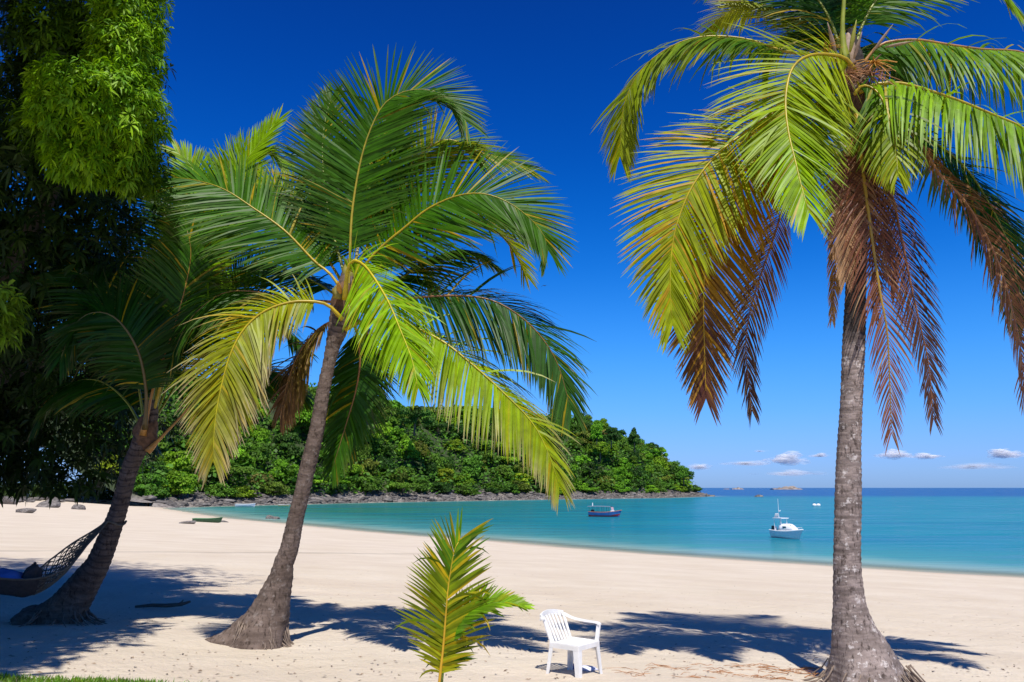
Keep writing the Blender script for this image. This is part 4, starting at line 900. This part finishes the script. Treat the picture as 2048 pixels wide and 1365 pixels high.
# cloths lying in it
def heap(name, c, size, mat, seed, label, cat, tilt=0):
    o = thing(name, c, label, cat); r = np.random.default_rng(seed); V = IV2.copy()
    k = 1 + .16 * np.sin(V[:, [0]] * 4 + seed) * np.sin(V[:, [1]] * 5 + 1) + .10 * np.sin(V[:, [2]] * 9 + V[:, [0]] * 7 + seed) + .05 * np.sin(V[:, [1]] * 19 + V[:, [0]] * 13)
    V = V * k * np.array(size); V[:, 2] = np.maximum(V[:, 2], -size[2] * .55)
    V = np.array([(Matrix.Rotation(tilt, 3, 'Y') @ Vector(q))[:] for q in V]); link('fold', np_mesh('fold', V, IF2, mat, np.ones((len(V), 3)), True), o); return o
heap('blue_cloth', at(10, 1160, y - 1.25), (.26, .2, .13), M['cloth_blue'], 2, 'blue cloth lying in the dark hammock', 'cloth')
heap('dark_bundle', at(52, 1168, y - 1.15), (.11, .14, .27), M['cloth_dark'], 4, 'dark pointed bundle propped up in the hammock next to the blue cloth', 'bundle', .5)

# ------------------------------------------------------------------ plastic chair
gc = ground(1150, 1353)
chair = thing('plastic_chair', gc, 'white plastic slatted garden chair with one arm standing in the sand', 'chair', rz=math.atan2(-.25, .31))
gz0 = lambda: None
def cpart(name, mb, smooth=False): return mb.build(name, M['plastic'], chair, smooth)
HS, WD, DP = .41, .235, .215               # seat height, half width, half depth (x = front, y = left)
# seat: dished plate with a turned down rim
sec = []
for k in range(9):
    x = -DP + 2 * DP * k / 8; row = []
    ring = []
    for j in range(9):
        yy = -WD + 2 * WD * j / 8; ring.append(Vector((x, yy * (1 - .10 * (k < 1) - .04 * (k == 8)), HS - .018 * (1 - (yy / WD) ** 2) * math.sin(math.pi * k / 8) - (.012 if k in (0, 8) else 0))))
    sec.append(ring)
sm = MB(); top = sec; bot = [[q + Vector((0, 0, -.012)) for q in r_] for r_ in sec]
sm.loft([r_ + list(reversed(b_)) for r_, b_ in zip(top, bot)])
for a, b, c, d in ((DP, -WD, DP, WD), (-DP, -WD, DP, -WD), (-DP, WD, DP, WD)):
    p, q = Vector((a, b, HS - .035)), Vector((c, d, HS - .035)); sm.box((p + q) / 2, (max(.012, abs(c - a)), max(.012, abs(d - b)), .055))
cpart('seat', sm)
def leg(x, yv, fx, fy, wide, top_z=HS + .0):
    mb = MB(); secs = []
    for k in range(9):
        t = k / 8; z = top_z * (1 - t) - .06 * t; cx, cyv = x + (fx - x) * t, yv + (fy - yv) * t; w_ = wide * (1 - .38 * t); dx = -1 if x > 0 else 1; dy = -1 if yv > 0 else 1
        th_ = .011
        secs.append([Vector((cx, cyv, z)), Vector((cx + dx * w_, cyv, z)), Vector((cx + dx * w_, cyv + dy * th_, z)), Vector((cx + dx * th_, cyv + dy * th_, z)), Vector((cx + dx * th_, cyv + dy * w_, z)), Vector((cx, cyv + dy * w_, z))])
    mb.loft(secs); cpart('leg', mb)
leg(DP, -WD, DP + .035, -WD - .03, .085); leg(DP, WD, DP + .035, WD + .03, .07); leg(-DP, -WD, -DP - .06, -WD - .03, .06); leg(-DP, WD, -DP - .06, WD + .03, .075)
# back: curved frame with slats
def bk(sv, tz): # sv -1..1 across, tz 0..1 up
    return Vector((-DP - .01 - .14 * tz - .045 * (1 - sv * sv) * tz, sv * (WD - .005 + .015 * tz), HS + .34 * tz - (.035 * sv * sv if tz > .8 else 0)))
fb = MB()
for e in (-1, 1): fb.loft([[bk(e, t) + Vector((dx, -e * dy, 0)) for dx, dy in ((0, 0), (.02, 0), (.02, .035), (0, .035))] for t in np.linspace(-.02, 1, 9)])
fb.loft([[bk(s_, 1) + Vector((dx, 0, dz)) for dx, dz in ((0, -.075), (.018, -.075), (.018, .0), (0, .0))] for s_ in np.linspace(-1, 1, 13)])
cpart('back_frame', fb)
for s_ in np.linspace(-.68, .68, 6):
    mb = MB(); mb.loft([[bk(s_, t) + Vector((dx, dy, 0)) for dx, dy in ((0, -.017), (.012, -.017), (.012, .017), (0, .017))] for t in np.linspace(-.02, .86, 7)]); cpart('back_slat', mb)
def arm(yv, full):
    e = 1 if yv > 0 else -1; mb = MB()
    path = [Vector((-DP - .12, yv + e * .01, HS + .27)), Vector((-DP, yv + e * .035, HS + .225)), Vector((-.02, yv + e * .045, HS + .205)), Vector((DP - .05, yv + e * .04, HS + .20)), Vector((DP, yv + e * .035, HS + .185))]
    if not full: path = path[:2]; path[1] = path[0].lerp(path[1], .35)
    cc_, _ = crom(path, 14 if full else 5)
    mb.loft([[q + Vector((0, -.03, -.008)), q + Vector((0, .03, -.008)), q + Vector((0, .026, .010)), q + Vector((0, -.026, .010))] for q in cc_])
    if full:
        mb.loft([[Vector((DP + dx - .02 * (1 - t), yv + e * (.03 * t) + dy, HS - .03 + .22 * t)) for dx, dy in ((-.045, -.008), (.01, -.008), (.01, .008), (-.045, .008))] for t in np.linspace(0, 1, 6)])
    cpart('armrest', mb)
arm(WD, True); arm(-WD, False)
chair.scale = (.86, .86, .88)
heap('crumpled_cloth', ground(1172, 1342) + Vector((0, 0, .02)), (.13, .09, .035), M['cloth_pale'], 7, 'crumpled pale blue and white cloth on the sand under the plastic chair', 'cloth')
heap('blue_rag', ground(1145, 1341) + Vector((0, 0, .03)), (.05, .04, .045), plain('dark_blue_cloth', (.06, .08, .22), .9), 9, 'small dark blue rag on the sand between the chair legs', 'cloth')

# ------------------------------------------------------------------ boats
def hull_secs(L_, B, D, sheer=.35, n=17, transom=.75, rake=.5, bowrise=.6, ks=9, full=.45):
    out = []
    for i in range(n):
        t = i / (n - 1); x = -L_ / 2 + L_ * t
        bw = B / 2 * (transom + (1 - transom) * math.sin(min(1, t / .45) * math.pi / 2)) * (1 if t < .5 else max(.012, math.cos((t - .5) / .5 * math.pi / 2) ** .65))
        top = D * (1 + sheer * (1.6 * (t - .45)) ** 2 * (1.5 if t > .45 else .5)) ; bot = -.28 * D * (1 - .9 * max(0, (t - .7) / .3) ** 2)
        sec_ = []
        for j in range(ks):
            a = -1 + 2 * j / (ks - 1); z = bot + (top - bot) * abs(a) ** (1.0 + full); ww = bw * (1 - (1 - abs(a)) ** 2.0) ** .8 * (1 if a > 0 else -1)
            sec_.append(Vector((x + rake * t ** 3 * (z - bot) / max(.1, top - bot), ww, z)))
        out.append(sec_)
    return out
def boat_blue():
    x, y_ = sea(1208, 1034); b = thing('wooden_boat', (x, y_, .02), 'blue wooden passenger boat with canopy roof and red bottom anchored in the bay', 'boat', rz=-.45)
    L_, B, D = 6.0, 1.9, .85; S_ = hull_secs(L_, B, D, .42, 21, .7, .6)
    def band(lo, hi, out, name, mat, thick=0):
        mb = MB(); V = []
        for e in (0, 1):
            secs = []
            for sec_ in S_:
                half = sec_[:5] if e == 0 else sec_[4:]
                pts_ = list(reversed(half)) if e == 0 else half          # keel -> gunwale
                r_ = []
                for f in np.linspace(lo, hi, 5):
                    g = f * 4; i = min(3, int(g)); q = pts_[i].lerp(pts_[i + 1], g - i); r_.append(q + Vector((0, (-1 if e == 0 else 1) * out, 0)))
                secs.append(r_)
            mb.loft(secs, closed=False, caps=False)
        return mb.build(name, mat, b, True)
    hm = MB(); hm.loft(S_, closed=False, caps=False); hm.add(S_[0], [tuple(range(len(S_[0])))]); hm.build('hull', M['blue'], b)
    band(0, .62, .012, 'bottom_paint', M['red']); band(.80, .87, .014, 'stripe', M['darkblue'])
    g = MB()
    for e in (0, -1): g.tube([q[e] for q in S_], .05, 5)
    g.build('gunwale', M['orange'], b)
    dk = MB(); dk.loft([[q[1] * 1 + Vector((0, .02, .05)), q[-2] + Vector((0, -.02, .05))] for q in S_], closed=False, caps=False); dk.build('deck', M['orange'], b)
    fd = MB(); fd.loft([[q[0], q[-1]] for q in S_[14:]], closed=False, caps=False); fd.build('foredeck', M['blue'], b)
    rf = MB(); rf.loft([[Vector((xx, s_ * .95, 1.95 + .10 * (1 - s_ * s_) - .012 * (xx + 1) ** 2 + dz)) for s_, dz in [(q, 0) for q in np.linspace(-1, 1, 7)] + [(q, -.05) for q in np.linspace(1, -1, 7)]] for xx in np.linspace(-3.1, 1.5, 8)]); rf.build('canopy_roof', M['tarp'], b)
    for xx in (-2.7, -1.7, -.7, .3, 1.3):
        for e in (-1, 1): MB().tube([(xx, e * .86, .7), (xx, e * .86, 1.95)], .035, 5).build('post', M['dark'], b)
    for xx in (-2.2, -1.0, .2): MB().box((xx, 0, .75), (.35, 1.4, .06)).build('bench', M['orange'], b)
    ws = MB(); ws.box((1.75, 0, 1.45), (.06, 1.3, .75), Matrix.Rotation(-.25, 3, 'Y')); ws.build('windscreen', M['pink'], b)
    MB().box((1.95, -.55, 1.12), (.7, .16, .28)).build('name_board', M['white'], b)
    MB().box((-2.3, 0, 1.0), (.5, .6, .6)).build('engine_box', M['dark'], b)
    MB().tube([(-2.4, .3, 2.0), (-2.4, .3, 2.6)], [.10, .09], 8).build('white_drum', M['white'], b)
    return b
BB = boat_blue()
def boat_white():
    x, y_ = sea(1573, 1077); b = thing('motor_boat', (x, y_, .02), 'white cabin motor boat with tall antenna mast moored near the beach', 'boat', rz=-1.15)
    L_, B, D = 4.6, 1.85, .85; S_ = hull_secs(L_, B, D, .30, 21, .86, .75)
    hm = MB(); hm.loft(S_, closed=False, caps=False); hm.add(S_[0], [tuple(range(len(S_[0])))]); hm.build('hull', M['hullwhite'], b)
    g = MB()
    for e in (0, -1): g.tube([q[e] for q in S_], .07, 6)
    g.build('gunwale', M['white'], b)
    dk = MB(); dk.loft([[q[1] + Vector((0, .02, .12)), q[-2] + Vector((0, -.02, .12))] for q in S_[:10]], closed=False, caps=False); dk.build('cockpit_floor', M['hullwhite'], b)
    fd = MB(); fd.loft([[q[0], (q[0] + q[-1]) / 2 + Vector((0, 0, .08)), q[-1]] for q in S_[9:]], closed=False, caps=False); fd.build('foredeck', M['white'], b)
    cb_ = MB(); secs = []
    for t in np.linspace(0, 1, 9):
        xx = -.55 + 2.5 * t; h = .85 * (1 - .75 * max(0, (t - .55) / .45) ** 1.6); w_ = .82 * (1 - .55 * t ** 2)
        secs.append([Vector((xx, w_ * math.cos(a) * (1 if abs(math.cos(a)) > .2 else 1), .86 + .1 * t + h * math.sin(a) ** .7)) for a in np.linspace(0, math.pi, 11)])
    cb_.loft(secs); cb_.build('cabin', M['white'], b, True)
    for e in (-1, 1):
        MB().box((.55, e * .775, 1.32), (.6, .05, .24), Matrix.Rotation(-e * .18, 3, 'X')).build('window', M['teal'], b)
    MB().box((1.28, 0, 1.52), (.05, .7, .24), Matrix.Rotation(-.8, 3, 'Y')).build('window', M['teal'], b)
    rf = MB(); rf.box((-.9, 0, 2.38), (1.7, 1.25, .09)); rf.build('hardtop', M['white'], b)
    for xx, e in ((-.3, -.5), (-.3, .5), (-1.55, -.5), (-1.55, .5)): MB().tube([(xx, e, .8 if xx < -1 else 1.5), (xx, e, 2.36)], .04, 6).build('post', M['white'], b)
    MB().tube([(-1.3, .1, 2.4), (-1.3, .1, 4.75)], [.035, .02], 6).build('antenna_mast', M['white'], b)
    MB().tube([(-1.25, .1, 3.2), (-.98, .1, 3.28)], .07, 7).build('mast_light', M['white'], b)
    MB().box((-1.95, .25, 2.62), (.10, .5, .62), Matrix.Rotation(.45, 3, 'Y')).build('radar_panel', M['hullwhite'], b)
    om = MB(); om.box((-2.4, 0, 1.15), (.38, .34, .5), taper=.75); om.box((-2.45, 0, .5), (.16, .14, .9)); om.build('outboard_motor', M['dark'], b)
    MB().tube([(-1.5, -.3, .9), (-1.5, -.3, 1.35)], [.16, .14], 8).build('helm_seat', M['white'], b)
    rl = MB(); rl.tube([q[0] + Vector((0, .08, .3)) for q in S_[12:20]], .02, 4); rl.tube([q[-1] + Vector((0, -.08, .3)) for q in S_[12:20]], .02, 4); rl.build('bow_rail', M['white'], b)
    return b
boat_white()
WB = [o for o in bpy.data.objects if o.name == 'motor_boat'][0]; WB.scale = (.84, .84, .9)
def dinghy(u, v, yaw, L_, mat, inner, label, name='rowing_boat', ontop=True):
    p = ground(u, v) if ontop else Vector((*sea(u, v), 0))
    b = thing(name, p, label, 'boat', rz=yaw); S_ = hull_secs(L_, L_ * .34, L_ * .13, .3, 13, .7, .2)
    h = MB(); h.loft(S_, closed=False, caps=False); h.add(S_[0], [tuple(range(len(S_[0])))]); h.build('hull', mat, b)
    g = MB()
    for e in (0, -1): g.tube([q[e] for q in S_], L_ * .014, 4)
    g.build('gunwale', inner, b)
    for xx in (-.2, .05, .28): MB().box((xx * L_, 0, L_ * .10), (L_ * .06, L_ * .28, .04)).build('bench', inner, b)
    return b
dinghy(414, 1045, .05, 3.6, M['green'], plain('worn_green_paint', (.05, .15, .06), .6), 'green rowing boat pulled up at the water edge of the cove')
dinghy(490, 1014, .1, 5.5, M['cloth_pale'], M['white'], 'small white boat drawn up against the rocks across the cove', ontop=False)
dinghy(567, 1013, -.1, 3.2, plain('faded_yellow_paint', (.45, .42, .18), .6), M['white'], 'tiny pale yellow boat at the rocks beside the white boat', ontop=False)
for u, lab in ((1629, 'round white mooring buoy floating beyond the motor boat, the one nearer the headland'), (1637, 'white mooring buoy floating beyond the motor boat, the one nearer the palm trunk')):
    x, y_ = sea(u, 1012.5); bo = thing('mooring_buoy', (x, y_, 0), lab, 'buoy'); s_ = mpp(y_) * 4
    link('float', np_mesh('float', IV2 * np.array((s_, s_, s_ * .8)) + np.array((0, 0, s_ * .4)), IF2, M['white'], np.ones((len(IV2), 3)), True), bo)
    MB().tube([(0, 0, s_), (0, 0, s_ * 1.6)], s_ * .12, 6).build('ring', M['dark'], bo)
# a bird gliding over the bay
pb = at(1089, 572, 70); bd = thing('bird', pb, 'small dark bird gliding in the blue sky beside the palm crown', 'bird', rz=1.0)
bb = MB(); bb.tube([(-.16, 0, 0), (-.08, 0, .01), (.02, 0, .015), (.1, 0, .01), (.15, 0, .02), (.2, 0, .015)], [.004, .03, .04, .03, .02, .004], 8, flat=.8)
for e in (-1, 1):
    bb.loft([[Vector((.07 - .02 * k, e * (.03 + .13 * k), .02 + .05 * k - .03 * k * k)) + Vector((dx, 0, dz)) for dx, dz in ((0, 0), (-.05 + .015 * k, .006), (-.10 + .028 * k, 0), (-.05 + .015 * k, -.004))] for k in (0, .6, 1.3, 2.0, 2.6)])
bb.loft([[Vector((-.14, -.015, 0)), Vector((-.14, .015, 0)), Vector((-.14, .015, .008)), Vector((-.14, -.015, .008))], [Vector((-.26, -.05, 0)), Vector((-.26, .05, 0)), Vector((-.26, .05, .006)), Vector((-.26, -.05, .006))]])
link('body', bb.mesh('body', M['black'], False), bd)

# ------------------------------------------------------------------ clouds low over the sea
def cloud(u, v, hw, hh, Yd, label, seed, dens=.17, n=60):
    c = at(u, v, Yd); s_ = mpp(Yd); r = np.random.default_rng(seed); V = []; F_ = []; fd = []
    for k in range(n):
        x = r.normal() * .42; top_ = max(.1, 1 - x * x * .9) * (.6 + .4 * math.sin(x * 5 + seed)); z = r.uniform(-.35, .9) * top_ if r.random() < .8 else r.uniform(-.3, 0)
        q = r.uniform(.14, .34) * (1 - .4 * abs(x)); P_ = IV2[:, :] * np.array((q * hw * 1.3, q * hw, q * hh * 1.1)) * s_ * (1 + .2 * np.sin(IV2[:, [0]] * 5 + k) * np.sin(IV2[:, [2]] * 6 + k)) + np.array((x * hw * s_, r.normal() * .3 * hw * s_, z * hh * s_))
        F_.append(IF2 + len(V) * len(IV2)); V.append(P_); fd.append(np.full(len(IV2), dens * r.uniform(.5, 1.2)))
    me_ = np_mesh('cloud', np.concatenate(V), np.concatenate(F_), M['cloud'], None, True); fattr(me_, 'fade', np.concatenate(fd))
    o = link('cloud', me_); o.location = c; return tag(o, label, 'cloud')
cloud(1578, 921, 42, 17, 9000, 'largest white cumulus cloud low over the sea left of the straight palm trunk', 1)
cloud(1790, 911, 32, 13, 9200, 'white cloud low over the sea just right of the straight palm trunk', 2)
cloud(1852, 914, 28, 9, 9300, 'flat white cloud between the two other clouds right of the trunk', 3)
cloud(2012, 910, 38, 15, 9400, 'white cloud low over the sea at the right edge of the photo', 4, .15)
cloud(1400, 935, 24, 10, 9600, 'faint cloud over the sea beside the headland trees', 5, 0.096)
cloud(1500, 928, 45, 9, 9800, 'long thin veil of cloud left of the largest cumulus', 6, 0.064)
cloud(1640, 912, 22, 6, 9800, 'faint wisp of cloud touching the straight palm trunk', 7, 0.096)
cloud(1590, 948, 60, 10, 9900, 'faint low cloud bank under the largest cumulus', 8, 0.056)
cloud(1960, 935, 70, 9, 9900, 'faint cloud streak close above the horizon on the right', 9, 0.048)
cloud(1520, 903, 16, 3, 9000, 'tiny grey wisp above the long thin cloud veil', 10, .03)

# ------------------------------------------------------------------ grass corner, twigs and litter on the sand
gm = MB()
for k in range(3600):
    u = random.uniform(-30, 330) if random.random() < .85 else random.uniform(-30, 560); v = random.uniform(1358 + max(0, u) * .042, 1385)
    p0 = ground(u, v); x, yy = p0.x, p0.y
    z0 = gz(x, yy); h = random.uniform(.03, .085); d = Vector((random.gauss(0, .4), random.gauss(0, .4), 1)).normalized(); sd = Vector((random.gauss(0, 1), random.gauss(0, 1), 0)).normalized() * .005
    b0 = Vector((x, yy, z0 - .01)); m_ = b0 + d * h * .6; t_ = m_ + (d + Vector((random.gauss(0, .3), random.gauss(0, .3), -.2))) * h * .5
    c = (random.uniform(.10, .2), random.uniform(.22, .34), .02)
    gm.add([b0 - sd, b0 + sd, m_ + sd * .8, m_ - sd * .8, t_], [(0, 1, 2, 3), (3, 2, 4)], c)
tag(gm.build('grass', M['grass']), 'bright green grass at the near edge of the sand', 'grass', kind='stuff')
tw = []
def twig(u, v, L_, rz, label, br=2):
    p = ground(u, v); o = thing('twig', p + Vector((0, 0, .012)), label, 'twig', 'dry twigs on the sand in front of the tall palm', rz)
    mb = MB(); pts_ = [Vector((-L_ / 2 + L_ * k / 6, random.gauss(0, .02 * L_ / .4), .012 * math.sin(k))) for k in range(7)]; mb.tube(pts_, [.006, .006, .0055, .005, .004, .003, .002], 5)
    mb.build('stem', M['twig'], o)
    for k in range(br):
        i = 2 + k; MB().tube([pts_[i], pts_[i] + Vector((.08, random.choice((-1, 1)) * .06, .02)), pts_[i] + Vector((.17, random.choice((-1, 1)) * .09, .01))], [.004, .003, .0015], 4).build('side_shoot', M['twig'], o)
for k in range(44):
    u = random.uniform(1235, 1660); v = random.uniform(1335, 1362); twig(u, v, random.uniform(.15, .35) if k % 3 else random.uniform(.4, .65), random.uniform(-.6, .6) + (math.pi if random.random() < .5 else 0), ('short' if k % 3 else 'long') + ' dry brown twig on the sand ' + ('nearer the white chair' if u < 1380 else 'below the crown shadow of the tall palm' if u < 1520 else 'near the base of the tall palm'))
twig(1368, 1342, .5, 1.25, 'long thin reddish twig sticking across the sand left of the palm shadow', 1)
lm = MB()
for k in range(900):
    v = 1110 + 255 * random.random() ** .6; u = random.uniform(-20, 2060); p = ground(u, v) if k % 1 == 0 else None
    s_ = random.uniform(.006, .022); a = random.uniform(0, 6.3); e1 = Vector((math.cos(a), math.sin(a), random.uniform(-.2, .3))) * s_ * 1.6; e2 = Vector((-math.sin(a), math.cos(a), random.uniform(-.2, .3))) * s_ * .6
    z0 = gz(p.x, p.y) + .006; q = Vector((p.x, p.y, z0)); c = random.choice([(.16, .10, .06), (.25, .14, .07), (.12, .09, .06), (.3, .2, .12), (.35, .3, .25)])
    lm.add([q - e1, q - e2 + Vector((0, 0, .006)), q + e1, q + e2 + Vector((0, 0, .004))], [(0, 1, 2, 3)], c)
tag(lm.build('leaf_litter', M['rachis']), 'scattered bits of dry leaf and bark on the white sand', 'leaf litter', kind='stuff')
# driftwood lying in the shade
pd = ground(325, 1216); dw = thing('driftwood', pd, 'dark driftwood branch lying on the shaded sand between the two left palms', 'driftwood', rz=.1)
MB().tube([(-.75, 0, .04), (-.3, .03, .07), (.1, -.02, .06), (.5, .03, .08), (.75, .0, .16)], [.03, .05, .055, .05, .03], 8).build('branch', M['wood'], dw, True)
MB().tube([(.4, 0, .08), (.5, .05, .14), (.54, .06, .2)], [.03, .025, .015], 6).build('stub', M['wood'], dw, True); dw.scale = (.6, .6, .6)
